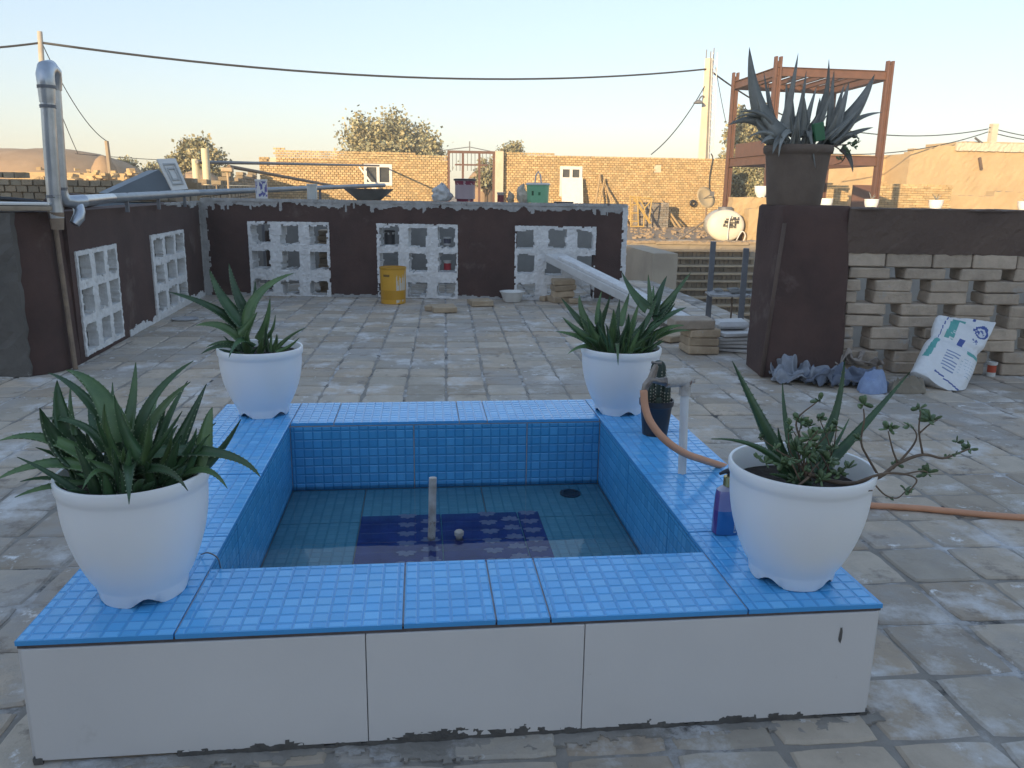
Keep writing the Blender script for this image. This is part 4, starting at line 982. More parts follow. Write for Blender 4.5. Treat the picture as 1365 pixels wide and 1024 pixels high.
# grey posts at the terrace edge with a mortar tray between them
p1 = V(2.40,6.55,0); p2 = V(2.56,6.24,0)
for pp, lb, ty in ((p1, 'grey square steel post with shelf nearer the plastered retaining wall', 322), (p2, 'grey square steel post at the terrace edge next to the brown pillar', 331)):
    tpz = P(*((950, ty) if pp is p1 else (992, ty)), Y=pp.y).z; X = V(.95,-.3,0).normalized()
    t = thing('steel_post', lb, 'post', pp, 'grey posts at the terrace edge')
    MB().box(pp+UPV*(tpz/2), .045, .045, tpz, (X, UPV.cross(X), UPV), bev=.004).build('post_body', m_gsteel, t)
    MB().box(pp+UPV*.004, .09, .09, .007, (X, UPV.cross(X), UPV)).build('base_plate', m_gsteel, t)
q = (p1+p2)*.5+V(.05,.0,.235)
mb = MB(); rough_slab(mb, q-V(.22,.10,0), V(1,-.25,0).normalized(), V(.2,1,0).normalized(), UPV, 0, .46, 0, .24, .03, lambda a, b: True, .016, .012, .4, 77); sh = thing('mortar_shelf', 'mortar-crusted slab fixed between the two grey posts with rubble on it', 'shelf', q)
mb.build('slab', m_wtrim, sh); mb = MB()
for k in range(9): mb.box(q+V(random.uniform(-.12,.14), random.uniform(-.07,.08), .022), random.uniform(.03,.09), random.uniform(.03,.07), .022, bev=.006, jit=.006)
mb.build('rubble', m_cement, sh)
MB().tube([V(q.x+.0,q.y-.02,-.0), q+V(0,-.02,-.01)], .008, 8).build('prop_rod', m_rustd, sh)
pc = cpx(247,426); t = thing('metal_lid', 'thin shiny round lid lying on the paving near the side wall', 'lid', V(pc.x, pc.y, .004))
MB().lathe(V(pc.x,pc.y,.004), [(.10,0),(.102,.006),(.092,.004),(.075,.012),(.0,.013)], 36).build('lid_body', m_plate, t, smooth=True, ang=40)

# cement sack leaning on the lattice
sb = cpx(1252,522); st_ = PP(1283,428, RB+rn*.07, rn)
def sack():
    base = V(sb.x+.01, sb.y+.06, .0); up_ = V(st_.x-base.x+.02, st_.y-base.y, st_.z+.012); H_ = up_.length; up_.normalize()
    sd_ = V(.96,-.12,-.20); sd_ = (sd_-up_*sd_.dot(up_)).normalized(); fr = sd_.cross(up_)
    if fr.y > 0: fr = -fr
    W_ = .30; N, Mv = 96, 130; mb = MB()
    def pt(u_, v_):   # u angle round, v height 0..1
        g_ = 2*math.pi*u_; cx, sx_ = math.cos(g_), math.sin(g_)
        x = math.copysign(abs(cx)**.55, cx); y = math.copysign(abs(sx_)**.8, sx_)
        th = .066*(math.sin(math.pi*min(1, .12+v_*.9))**.6)*(1-.45*v_)+.008
        th *= 1-.38*math.exp(-((v_-.60)/.05)**2)
        wd = W_/2*(1.0-.05*math.sin(math.pi*v_)-.10*math.exp(-((v_-.60)/.07)**2)+.06*v_)
        wd *= 1-.16*max(0, v_-.86)/.14 if x < 0 else 1
        p = base+up_*(H_*v_+ (x*.035*v_ + (.05*x if v_ > .9 else 0)*(v_-.9)*10))+sd_*(x*wd)+fr*(y*th)
        if v_ < .04: p += up_*(.012*(1-v_/.04)*(abs(x)))
        p += fr*(.010*nz((x*3, v_*7, 0), 1, 5)+.004*nz((x*9, v_*22, 1), 1, 6))*(1 if y > 0 else .5)
        p.z = max(p.z, .003)
        return p
    for j in range(Mv+1):
        for i in range(N): mb.v.append(pt(i/N, j/Mv))
    def colr(x, v_, front):
        w_ = (.70,.71,.72); bl_ = (.045,.085,.30); te = (.10,.36,.34)
        if not front: return w_
        # lower face: blue frame, lines of print, teal bars; upper face: teal bar and round blue emblem
        if v_ < .57:
            if abs(x+.42) < .018 and .14 < v_ < .57: return bl_
            if abs(v_-.13+(x+.42)*.06) < .008 and x > -.42: return bl_
            if -.98 < x < -.68 and .26 < v_ < .56 and abs((x+.83)-(v_-.4)*.35) < .09: return te
            if .42 < x < .92 and .49 < v_ < .535: return te
            if -.30 < x < .20 and .17 < v_ < .46 and (v_*26) % 1 < .38 and nz((x*26, v_*9, 0), 1, 3) > -.22: return (.20,.26,.42)
            if .32 < x < .85 and .20 < v_ < .46 and (v_*26) % 1 < .28 and nz((x*22, v_*9, 0), 1, 8) > -.05: return (.38,.46,.52)
            if -.14 < x < .12 and .46 < v_ < .53 and nz((x*22, v_*40, 0), 1, 2) > .08: return (.22,.30,.45)
        else:
            if -.62 < x < -.12 and .62 < v_ < .93 and abs((x+.37)-(v_-.77)*.4) < .17:
                return (.62,.66,.66) if (nz((x*12, v_*30, 0), 1, 4) > .28) else te
            if abs(x-.20-(v_-.77)*.3) < .018: return bl_
            if abs(x+.72-(v_-.77)*.5) < .016: return bl_
            d_ = math.hypot((x-.64)*.95, (v_-.86)*3.2)
            if d_ < .27: return bl_ if (d_ > .19 or (nz((x*12, v_*30, 0), 1, 12) > .02 and d_ < .14)) else (.62,.64,.68)
            if .42 < x < .62 and .65 < v_ < .74 and nz((x*20, v_*50, 0), 1, 2) > .05: return (.10,.14,.34)
        return w_
    for j in range(Mv):
        for i in range(N):
            g_ = 2*math.pi*(i+.5)/N; cx = math.cos(g_); x = math.copysign(abs(cx)**.55, cx); front = math.sin(g_) > 0
            mb.face((j*N+i, j*N+(i+1) % N, (j+1)*N+(i+1) % N, (j+1)*N+i), colr(x, (j+.5)/Mv, front))
    mb.face(range(N)[::-1], (.6,.6,.6)); mb.face([Mv*N+k for k in range(N)], (.7,.7,.7))
    return mb.build('cement_sack', m_attr, loc=base, smooth=True, label='half empty white woven sack with blue and teal print leaning on the open brickwork', cat='sack')
sack()
# crumpled clothes and rags by the pillar
def heap(name, label, cat, c, a, b, h, rot, col, col2, seed, fold=1.0, n=120):
    mb = MB(); ca, sa = math.cos(rot), math.sin(rot); c = Vector(c); rings = 46; N0 = 0
    def pt(r, g_):
        x, y = r*math.cos(g_), r*math.sin(g_); edge = 1+.20*nz((math.cos(g_)*1.6, math.sin(g_)*1.6, seed), 1, seed)+.07*nz((math.cos(g_)*5, math.sin(g_)*5, seed), 1, seed)
        X, Y = x*a*edge, y*b*edge; prof = max(0, 1-r**2.6)**.55
        w1 = nz((X*7, Y*7, seed), 1, seed); w2 = nz((X*5, Y*8, seed+9), 1, seed+1)
        f1 = 1-abs(math.sin(58*(X*.55+Y*.83)+6*w1)); f2 = 1-abs(math.sin(50*(X*.9-Y*.45)+7*w2+2)); f3 = 1-abs(math.sin(110*(X*.3+Y*.9)+8*w2)); m_ = min(1, max(0, .5+1.1*nz((X*6, Y*6, 4), 1, seed+2)))
        z = h*prof*(.50+.35*nz((X*6, Y*6, 3), 1, seed)+fold*(.50*f1**1.3*m_+.50*f2**1.3*(1-m_)+.10*f3))
        return c+V(X*ca-Y*sa, X*sa+Y*ca, max(z, .002 if r > .98 else .004))
    mb.v.append(pt(0, 0))
    for i in range(1, rings+1):
        for k in range(n): mb.v.append(pt(i/rings, 2*math.pi*k/n))
    def cf(p): t = .5+.5*nz(p, 12, seed); return tuple(col[q]*(1-t)+col2[q]*t for q in range(3))
    for k in range(n): mb.face((0, 1+k, 1+(k+1) % n), cf(mb.v[0]))
    for i in range(rings-1):
        for k in range(n): mb.face((1+i*n+k, 1+(i+1)*n+k, 1+(i+1)*n+(k+1) % n, 1+i*n+(k+1) % n), cf(mb.v[1+i*n+k]))
    return mb.build(name, m_cloth, loc=c, smooth=True, label=label, cat=cat)
def lay_cloth(k, c, sx, sy, sz, rot, col, name, label, cat):
    vs, fs = CLOTHS[k]; lo = [min(v[i] for v in vs) for i in range(3)]; hi = [max(v[i] for v in vs) for i in range(3)]; ca, sa = math.cos(rot), math.sin(rot); mb = MB(); c = Vector(c)
    for v in vs:
        x, y, z = [((v[i]-(lo[i]+hi[i])/2)/(hi[i]-lo[i]) if i < 2 else (v[i]-lo[i])/(hi[i]-lo[i])) for i in range(3)]
        mb.v.append(c+V((x*ca-y*sa)*sx, (x*sa+y*ca)*sy, z*sz+.003))
    for f_ in fs: mb.face(f_, col)
    o = mb.build(name, m_cloth, loc=c, smooth=True, label=label, cat=cat)
    q = o.modifiers.new('smooth', 'SUBSURF'); q.levels = q.render_levels = 1; q = o.modifiers.new('thick', 'SOLIDIFY'); q.thickness = .003
q = cpx(1078,515); lay_cloth(0, V(q.x+.01,q.y+.15,0), .42, .30, .155, .1, (.28,.30,.34), 'crumpled_cloth', 'crumpled grey-blue cloth bundle at the foot of the brown pillar', 'cloth')
q = cpx(1138,521); lay_cloth(1, V(q.x+.02,q.y+.12,0), .52, .26, .125, -.1, (.15,.175,.23), 'crumpled_trousers', 'crumpled dark denim garment lying between cloth bundle and sack', 'clothing')
q = cpx(1138,505); lay_cloth(2, V(q.x+.03,q.y+.10,.05), .40, .16, .12, .15, (.36,.31,.27), 'dusty_rag', 'dusty beige rag draped over the dark denim garment', 'rag')
q = cpx(1174,528); heap('plastic_bag', 'balled pale blue plastic bag on the paving before the denim garment', 'bag', V(q.x,q.y+.09,0), .075, .065, .14, .4, (.30,.38,.55), (.22,.30,.50), 11, .7)
q = cpx(1213,526); heap('brown_rag', 'small crumpled brown rag under the lower corner of the sack', 'rag', V(q.x+.01,q.y+.06,0), .10, .06, .085, -.1, (.20,.165,.12), (.30,.26,.20), 14, 1.1)
q = cpx(1325,503); can('small_box', V(q.x,q.y+.03,.001), .024, .024, .085, lambda g_, t: (.45,.07,.03) if .25 < t < .8 else (.6,.6,.58), 'little red and white tin at the foot of the open brickwork', 'tin', n=20)

# ---------------------------------------------------------------- pillar pot with a tall aloe
c = V(2.175,4.66,PH+.012)
t = thing('clay_pot', 'large brown clay pot standing on the brown pillar', 'plant pot', c)
mb = MB(); mb.lathe(c, [(.148,0),(.152,.01),(.165,.14),(.178,.27),(.180,.285),(.192,.292),(.196,.318),(.190,.335),(.174,.335),(.168,.30)], 44, lambda i, g_, r, z: (r*(1+.012*nz((math.cos(g_)*2,math.sin(g_)*2,z*9),1,3)), z), cap0=True)
mb.build('pot_body', m_clay, t, smooth=True, ang=60); soil_mesh(c, .17, .30, .02).build('soil', m_soil, t, smooth=True)
sc_ = c+UPV*.30
pl = thing('aloe_plant', 'tall greyish aloe with long curved leaves in the clay pot on the pillar', 'aloe', sc_)
TL = [(999,63,1036,184,28,-8,18,.02),(1064,71,1041,180,12,-1,14,.03),(1105,79,1074,180,13,8,16,0),(1166,99,1102,188,27,4,8,.0),(1176,150,1108,190,10,-2,-9,-.03),(1164,170,1112,193,10,0,-3,-.06),(970,167,1036,190,17,6,-16,-.03),(1006,157,1040,190,13,-3,4,-.05),(975,166,1050,172,6,-12,-16,-.08),
(1075,94,1060,180,9,0,8,.08),(1112,94,1108,180,11,-2,8,.09),(1132,109,1108,184,14,0,6,.05),(1126,112,1112,182,9,-3,2,.1),(1024,112,1036,180,11,-2,4,.08),(1018,96,1030,170,6,0,2,.1),(1056,125,1056,182,8,0,0,.1),(1089,114,1070,184,10,-2,6,.05),(1109,121,1085,186,9,-1,6,-.05),(1038,209,1062,178,9,-4,-14,-.20),
(1087,224,1077,176,8,-2,-18,-.22),(1137,230,1122,196,9,3,-4,-.12),(1093,130,1098,184,15,-3,6,.03),(1014,192,1036,186,8,0,-5,-.18),(1102,116,1092,180,6,-4,0,.1),(1048,110,1046,180,14,2,6,.06),(1030,205,1046,184,10,-2,-6,-.2)]
TL = [(a, b, c2_, d2, w2*1.35, e2, f2, g2) for a, b, c2_, d2, w2, e2, f2, g2 in TL]+[(985,150,1040,186,13,4,-14,-.1),(1010,130,1040,184,14,-6,4,-.08),(1150,140,1104,186,13,4,-2,-.08),(1145,185,1112,192,10,2,-8,-.12),(1158,128,1100,184,12,2,6,.06),(996,184,1040,190,11,2,-10,-.12),(1070,120,1070,182,14,2,4,-.06),(1120,140,1096,186,14,2,4,-.1)]
leaves_px(pl, sc_, TL, [m_leafr], sc_.y, teeth=False, seed=9)
filler(pl, sc_, sc_.z, 34, .13, .10, .26, .024, .042, [m_leafr], 17, (.45,1.45))
mb = MB(); qq = P(1091,176,Y=sc_.y-.10); mb.box(qq+UPV*.0, .060, .035, .10, (V(.97,0,.2).normalized(), EY, V(-.2,0,.97).normalized()), col=(.04,.16,.07), bev=.004)
mb.build('seed_packet', m_attr, loc=qq-UPV*.05, label='dark green packet stuck among the tall aloe leaves', cat='packet')
YS = sc_.y-.08; su = thing('trailing_succulent', 'small leafy succulent hanging over the lip of the clay pot', 'succulent', P(1112,196,Y=sc_.y-.05))
stem([(1112,194),(1126,206),(1122,216),(1112,220)], .004, .002); stem([(1114,194),(1132,192),(1142,186)], .004, .002)
for x, y in ((1126,198),(1135,190),(1142,184),(1130,206),(1120,212),(1138,196),(1144,190)): tuft(x, y, 7, .024)

# ---------------------------------------------------------------- things on top of the terrace walls
def ontop(px, d=.10):
    u_, _ = buv(px, 268); p = BO+bu*u_-bn*d; return V(p.x, p.y, BH+.012)
mp = mpp(ontop(500))
def c1(g_, t):
    return (.10,.10,.30) if (nz((math.cos(g_)*3, math.sin(g_)*3, t*5), 1, 3) > .05 and .08 < t < .92) else (.62,.62,.62)
can('paint_tin', ontop(345), .055, .055, .175, c1, 'white tin with dark blue print on the wall cap beside the duct', 'tin', zs=20)
can('plastic_jar', ontop(413), .048, .048, .14, lambda g_, t: (.52,.53,.50), 'empty pale plastic jar on the wall cap next to the wide bowl', 'jar')
q = ontop(489, .11); t = thing('mixing_bowl', 'wide shallow dark metal bowl standing on the wall cap', 'bowl', q)
MB().lathe(q, [(0,0),(.11,0),(.125,.01),(.23,.098),(.238,.105),(.232,.104),(.12,.018),(0,.012)], 44).build('bowl_body', M('dark_tin', (.24,.235,.22), (.17,.165,.155), 6, .5, .001, 30, metal=.3), t, smooth=True, ang=50)
def bag(px, w_, h, label, col, seed, name='plastic_bag', d=.1):
    c = ontop(px, d); mb = MB(); n = 40; rg = 18
    for i in range(rg+1):
        t = i/rg
        for k in range(n):
            g_ = 2*math.pi*k/n; r = w_*(math.sin(math.pi*min(1, .16+.84*t))**.62)*(1-.35*t)*(1+.55*nz((math.cos(g_)*1.7, math.sin(g_)*1.7, t*2.4), 1, seed)+.34*(1-2*abs(nz((math.cos(g_)*3, math.sin(g_)*3, t*4), 1, seed+1)))-.1)
            mb.v.append(c+V(math.cos(g_)*r+h*.35*t*nz((seed,t*2,0),1,seed), math.sin(g_)*r*.8, h*t*(1+.16*nz((math.cos(g_)*2, math.sin(g_)*2, 0), 1, seed+5))))
    for i in range(rg):
        for k in range(n): mb.face((i*n+k, i*n+(k+1) % n, (i+1)*n+(k+1) % n, (i+1)*n+k), col)
    mb.face(range(n)[::-1], col); mb.face([rg*n+k for k in range(n)], col)
    return mb.build(name, m_attr, loc=c, smooth=True, label=label, cat='bag')
bag(587, .095, .165, 'knotted whitish plastic bag standing on the wall cap beside the maroon bucket', (.52,.52,.51), 3)
def c2(g_, t):
    a = nz((math.cos(g_)*2.2, math.sin(g_)*2.2, t*3), 1, 5)
    if abs(((g_*3+t*9) % 2.2)-1.1) < .12 and .2 < t < .85: return (.5,.42,.42)
    return (.20,.03,.06) if a < .42 else (.38,.30,.32)
can('paint_bucket', ontop(619), .080, .100, .205, c2, 'maroon printed paint bucket with a dark rim on the wall cap', 'bucket', lip=.008, lid=(.045,.04,.045), zs=24, n=60)
can('paint_tin', ontop(667), .032, .032, .09, lambda g_, t: (.20,.04,.05) if t < .72 else (.40,.36,.33), 'little maroon tin on the wall cap between the maroon and green buckets', 'tin')
c = ontop(690,.12); 
bag(680, .035, .10, 'small crumpled pale paper beside the little maroon tin', (.45,.36,.26), 7, 'crumpled_paper')
bag(697, .060, .17, 'tall crumpled cream sack leaning on the green bucket', (.55,.48,.38), 8, 'crumpled_sack', .13)
def c3(g_, t):
    if 1.28*math.pi < g_ < 1.34*math.pi and .35 < t < .6: return (.02,.08,.03)
    if 1.48*math.pi < g_ < 1.53*math.pi and .4 < t < .58: return (.03,.16,.06)
    return (.22,.48,.28)
gb = can('paint_bucket', ontop(717), .100, .108, .175, c3, 'light green bucket with a white lid and raised handle on the wall cap', 'bucket', lip=.006, lid=(.68,.68,.67), zs=18, n=60)
qq = ontop(717); mb = MB(); mb.tube([qq+V(-.03,0,.18), qq+V(-.022,0,.25), qq+V(0,0,.285), qq+V(.022,0,.25), qq+V(.03,0,.18)], .007, 8, col=(.55,.55,.55)); mb.build('handle', m_attrg, gb, smooth=True)
q = ontop(752); t = thing('trowel_tray', 'flat dark tray lying on the wall cap in front of the leaning white sheet', 'tray', q); MB().lathe(q, [(0,0),(.09,0),(.10,.012),(.094,.012),(.085,.004),(0,.004)], 30).build('tray_body', m_gsteel, t)
# things standing in the lattice openings and behind them
def inhole(k, i, j, d=.09): p = hole_world[k,i,j]; return V(p.x, p.y, p.z+.012)-bn*d
can('paint_tin', inhole(1,0,2), .05, .05, .13, lambda g_, t: (.03,.028,.03) if (t < .75 or nz((g_*3,t*3,0),1,2) > 0) else (.4,.4,.38), 'blackened paint tin in a top opening of the middle lattice panel', 'tin')
can('paint_tin', inhole(1,2,1), .035, .035, .088, lambda g_, t: (.34,.02,.03) if t < .72 else (.5,.5,.48), 'small red and white tin in an opening of the middle lattice panel', 'tin')
can('paint_tin', inhole(1,2,2), .035, .035, .075, lambda g_, t: (.07,.07,.10) if .2 < t < .8 else (.4,.4,.4), 'small dark blue tin in a top opening of the middle lattice panel', 'tin')
g_k = 'bricks stacked behind the first lattice panel'
hb = hole_world[0,2,0]-bn*.42
for k in range(11):
    brick(V(hb.x+.0+random.uniform(-.008,.008), hb.y+.06, .003+.056*k), random.uniform(-.05,.05), 'yellowish brick in the tall stack behind the first lattice panel', g_k)
hb = hole_world[0,1,0]-bn*.40
for k in range(3):
    mb = MB(); mb.box(V(hb.x+.02+.03*k, hb.y+.02*k, .36), .022, .09, .72, (V(.99,0,.05*k).normalized(), EY, UPV), jit=.004); mb.build('upright_board', m_wood if k != 1 else m_rustd, loc=V(hb.x+.02+.03*k, hb.y+.02*k, 0), label='narrow board standing on end behind the first lattice panel', cat='board', group='boards behind the lattice')
hb = hole_world[0,0,0]-bn*.40
mb = MB(); mb.lathe(V(hb.x,hb.y,.0), [(.06,0),(.07,.30),(.075,.58),(.07,.60)], 24, cap0=True, cap1=True); mb.build('rolled_mat', m_cap, loc=V(hb.x,hb.y,0), smooth=True, ang=50, label='thick rolled brown mat standing behind the first lattice panel', cat='mat')
# flat boards on the left return wall
b0 = P(22,272,Y=4.66); bz = LH+.012
G7 = 'boards on the side wall'
for k, (lx, ly, th, rz, lb, mt_) in enumerate(((.42,.22,.022,.05,'lower board of the two lying on the grey wall end',m_wood), (.40,.20,.014,.10,'white topped board lying on another board on the grey wall end',m_wframe))):
    X = V(math.cos(rz), math.sin(rz), 0); mb = MB(); mb.box(V(b0.x-.03,4.70,bz+.026*k+th/2), lx, ly, th, (X, UPV.cross(X), UPV), bev=.003); mb.build('flat_board', mt_, loc=V(b0.x-.03,4.70,bz+.026*k), label=lb, cat='board', group=G7)
mb = MB(); qq = V(-2.16,4.74,bz+.05); mb.tube(spline([V(-2.45,4.80,bz+.045), V(-2.3,4.84,bz+.055), V(-2.10,4.82,bz+.04), V(-2.0,4.86,bz+.01)]), .012, 8); mb.build('black_hose', m_cable, loc=qq, smooth=True, label='short black hose lying over the boards behind the ducts', cat='hose')
# galvanised ducts
DY = 4.68
du = thing('galvanised_duct', 'shiny galvanised stove duct with two upright pipes and a long run over walls', 'duct', V(-1.98,4.70,LH))
A0 = P(77,302,Y=DY); A1 = P(66,140,Y=DY)
mpd = mpp(A0)
MB().tube([P(72,262,Y=DY), P(67,196,Y=DY), P(63.5,136,Y=DY)], 8.6*mpd, 24).build('upright_pipe', m_zinc, du, smooth=True, ang=50)
MB().tube([P(75.5,291,Y=DY), P(74,280,Y=DY), P(72.5,268,Y=DY), P(72,260,Y=DY)], [9.2*mpd,9.6*mpd,8.9*mpd,9.2*mpd], 24).build('lower_sleeve', m_zinc, du, smooth=True, ang=50)
MB().tube([P(77,306,Y=DY), P(75.5,290,Y=DY), P(74.8,283,Y=DY)], [7.6*mpd,9.0*mpd,9.7*mpd], 24).build('stained_foot', m_rustd, du, smooth=True, ang=50)
MB().tube([P(81,254,Y=DY+.10), P(77,190,Y=DY+.10), P(72,118,Y=DY+.10)], 8.4*mpd, 24).build('upright_pipe', m_zinc, du, smooth=True, ang=50)
el = [P(63.2,137,Y=DY), P(61.5,112,Y=DY), P(60,100,Y=DY), P(61.5,92,Y=DY+.02), P(66,91,Y=DY+.06), P(71,97,Y=DY+.09), P(72,106,Y=DY+.10), P(72.5,120,Y=DY+.10)]
MB().tube(el, [9.3*mpd,10.6*mpd,10.8*mpd,10.8*mpd,10.6*mpd,10.3*mpd,9.6*mpd,9.0*mpd], 24).build('bend', m_zinc, du, smooth=True, ang=60)
for (x, y, yy, r) in ((63.8,142,DY,9.8),(62,116,DY,11.2),(71.6,262,DY,9.3),(80.5,252,DY+.1,8.9)):
    a_ = P(x, y, Y=yy); MB().tube([a_-V(0,0,.008), a_+V(0,0,.008)], r*mpd, 24).build('clamp_band', m_gsteel, du, smooth=True, ang=50)
MB().tube([P(72,96,Y=DY+.05), P(73,92,Y=DY+.05), P(73.5,88,Y=DY+.05)], .010, 8).build('rust_tab', m_rustd, du)
k1_ = P(262,257,Y=7.95); k2_ = P(512,247,Y=12.2)
MB().tube([P(80.8,252,Y=DY+.10), P(82.5,261,Y=DY+.105), P(88,267.5,Y=DY+.12), P(97,269,Y=DY+.15), P(112,268,Y=DY+.22)], 8.6*mpd, 24).build('elbow', m_zinc, du, smooth=True, ang=60)
s1_ = P(150,264,Y=DY+.9)
MB().tube([P(108,268.2,Y=DY+.2), s1_], [8.2*mpd,7.0*mpd], 24).build('foil_sleeve', m_zinc, du, smooth=True, ang=60)
m_gpipe = M('weathered_grey_duct', (.27,.30,.335), (.20,.225,.25), 7, .42, .001, 20, metal=.35)
MB().tube([s1_, k1_], .029, 24).build('long_run', m_gpipe, du, smooth=True, ang=60)
MB().tube([k1_, k2_], .027, 24).build('long_run', m_gpipe, du, smooth=True, ang=60)
MB().tube([P(103,270,Y=DY+.18), P(106,283,Y=DY+.16), P(105,290,Y=DY+.14), P(99,299,Y=DY+.12)], [.030,.030,.032,.026], 20).build('branch_pipe', m_zinc, du, smooth=True, ang=60)
for t_ in (.12,.45,.8):
    p = s1_.lerp(k1_, t_); MB().box(V(p.x,p.y,(p.z+LH)/2), .022, .022, p.z-LH+.06).build('support', m_gsteel, du)
for t_ in (.25,.55,.85):
    p = k1_.lerp(k2_, t_); zq_ = PITZ if p.y > 9.5 else 0; MB().box(V(p.x,p.y,(p.z+zq_)/2), .025, .025, p.z-zq_).build('support', m_gsteel, du)
mb = MB(); q = V(-2.2,5.35,LH); mb.tube([V(-2.16,5.1,LH+.03), V(-2.19,5.3,LH+.045), V(-2.22,5.75,LH+.04), V(-2.2,5.95,LH+.03)], [.03,.055,.05,.02], 16); mb.build('cloth_roll', m_brown, loc=q, smooth=True, label='rolled dark brown cloth lying on the side wall under the duct', cat='cloth roll')
# blue-grey sheet and cabinet door beyond the side wall
YD = 8.9; ZB = .0
cb = thing('sheet_metal_hood', 'blue-grey sheet metal wedge lying beyond the side wall', 'sheet metal', P(190,262,Y=YD))
mb = MB(); a_, b_, c_, d_ = P(142,258,Y=YD), P(212,226,Y=YD), P(238,262,Y=YD), P(150,264,Y=YD)
bk = V(-.35,.75,0)
for tri in ((d_,c_,b_,a_),): mb.poly(tri); mb.poly([p+bk for p in tri][::-1])
l_ = [d_,c_,b_,a_]
for i in range(4): mb.poly((l_[(i+1)%4], l_[i], l_[i]+bk, l_[(i+1)%4]+bk))
mb.box((d_+c_)*.5+bk*.5+V(0,0,-.55), .7, .7, .98); mb.build('hood_body', M('blue_grey_paint', (.15,.19,.23), (.12,.15,.185), 4, .6), cb)
dr = thing('cabinet_door', 'white panelled cabinet door leaning on the blue-grey sheet metal', 'door', P(235,253,Y=YD-.1))
q0, q1, q2, q3 = P(230,254,Y=YD-.12), P(251,252,Y=YD-.05), P(234,211,Y=YD+.02), P(209,212,Y=YD-.06)
n_ = (q1-q0).cross(q3-q0).normalized(); n_ = n_ if n_.y < 0 else -n_
def plate(mb, l, th): 
    mb.poly(l); mb.poly([p-n_*th for p in l][::-1])
    for i in range(4): mb.poly((l[(i+1)%4], l[i], l[i]-n_*th, l[(i+1)%4]-n_*th))
bil = lambda u_, v_: (q0*(1-u_)+q1*u_)*(1-v_)+(q3*(1-u_)+q2*u_)*v_
mb = MB(); plate(mb, [q0,q1,q2,q3], .04); mb.build('door_leaf', m_wframe, dr)
for m0, m1 in ((.16,.84),(.30,.70)):
    mb = MB(); e_ = .05
    for (ua,va,ub,vb) in ((m0,m0,m1,m0+e_),(m0,m1-e_,m1,m1),(m0,m0+e_,m0+e_,m1-e_),(m1-e_,m0+e_,m1,m1-e_)):
        l = [bil(ua,va)+n_*.014, bil(ub,va)+n_*.014, bil(ub,vb)+n_*.014, bil(ua,vb)+n_*.014]; plate(mb, l, .014)
    mb.build('moulding', M('door_moulding', (.45,.46,.46), None, 8, .6), dr)
MB().box((q0+q1)*.5+V(0,.06,-.58), .12, .06, 1.1).build('prop', m_wood, dr)

# ---------------------------------------------------------------- courtyard edge: retaining wall, brick stair, tank, parapet
YR = EDGE
xst0, xst1 = P(905,380,Y=YR-2).x, P(1040,380,Y=YR-2).x
rt = thing('retaining_wall', 'plastered retaining wall dropping to the sunken courtyard beside the brick stair', 'wall', V(4,YR,PITZ))
mb = MB(); rough_slab(mb, V(-2.5,YR-.1,0), EX, UPV, -EY, 0, 16.6, PITZ, GZ+.03, .12, lambda a, b: True, .4, .02, .3, 81); m_brend = M('beige_render', (.42,.36,.28), (.33,.28,.22), 1.5, .95, .006, 20); mb.build('wall_face', m_brend, rt)
mb = MB(); rough_slab(mb, V(-2.5,YR-.14,GZ+.035), EX, EY, UPV, 0, 16.6, 0, .5, .07, lambda a, b: b < .34+.12*nz((a*3,b*4,0),1,3), .05, .035, .4, 82); mb.build('earth_crest', m_ground, rt)
MB().box(V(xst0-.55, YR-1.45, (PITZ+GZ-.05)/2), .5, 2.6, GZ-PITZ-.05).build('stair_cheek', m_brend, rt)
sa = thing('brick_stair', 'wide brick stair climbing out of the sunken courtyard', 'stair', V((xst0+xst1)/2,YR-2,PITZ))
NS = 14; rise = (GZ-PITZ)/NS; run = .20
for k in range(NS):
    z1 = PITZ+rise*(k+1); yf = YR-.15-run*(NS-1-k); mb = MB()
    mb.box(V((xst0+xst1)/2, yf+.16, z1-.018), xst1-xst0, run+.16, .036, col=(1.2,1.15,1.05), jit=.006)
    x = xst0
    while x < xst1-.03:
        w_ = random.uniform(.085,.12); q_ = random.uniform(.62,.95); mb.box(V(x+w_/2, yf+.13+random.uniform(-.012,.012), z1-.036-(rise-.036)/2), w_-.012, .1, rise-.04, col=(q_,q_*.97,q_*.93), jit=.006); x += w_
    mb.build('step', M('stair_brick', (.34,.275,.20), (.27,.22,.16), 6, .95, .006, 40, attr=True), sa)
MB().box(V((xst0+xst1)/2, YR-1.2, PITZ+.6), xst1-xst0-.04, 1.9, 1.2-.1).build('stair_core', m_ymort, sa) if False else None
# white water tank with lettering
tkp = P(966,322,z=GZ); kx = mpp(tkp); rx_, rz_ = 24.5*kx, 21*kx; Lk = 1.0
tk = thing('water_tank', 'white oval fibreglass water tank lying at the courtyard edge with dark lettering', 'water tank', tkp)
ce = V(tkp.x, tkp.y, GZ+rz_-.01); axd = V(.25,.97,0).normalized(); axs = V(axd.y,-axd.x,0)
mb = MB(); prof = [(.0,-.02),(.55,-.012),(.85,.01),(.965,.045),(1,.10),(1,Lk),(.9,Lk+.08),(0,Lk+.1)]; n = 48
for (f_, y) in prof:
    for k in range(n): g_ = 2*math.pi*k/n; mb.v.append(ce+axs*(math.cos(g_)*rx_*max(f_,.002))+UPV*(math.sin(g_)*rz_*max(f_,.002))+axd*y)
for i in range(len(prof)-1):
    for k in range(n): mb.face((i*n+k, i*n+(k+1) % n, (i+1)*n+(k+1) % n, (i+1)*n+k))
mb.build('tank_shell', M('tank_white', (.66,.62,.52), (.58,.54,.45), 3, .5, spots=[((.42,.35,.25), 4, .66, .1)]), tk, smooth=True, ang=60)
mb = MB()
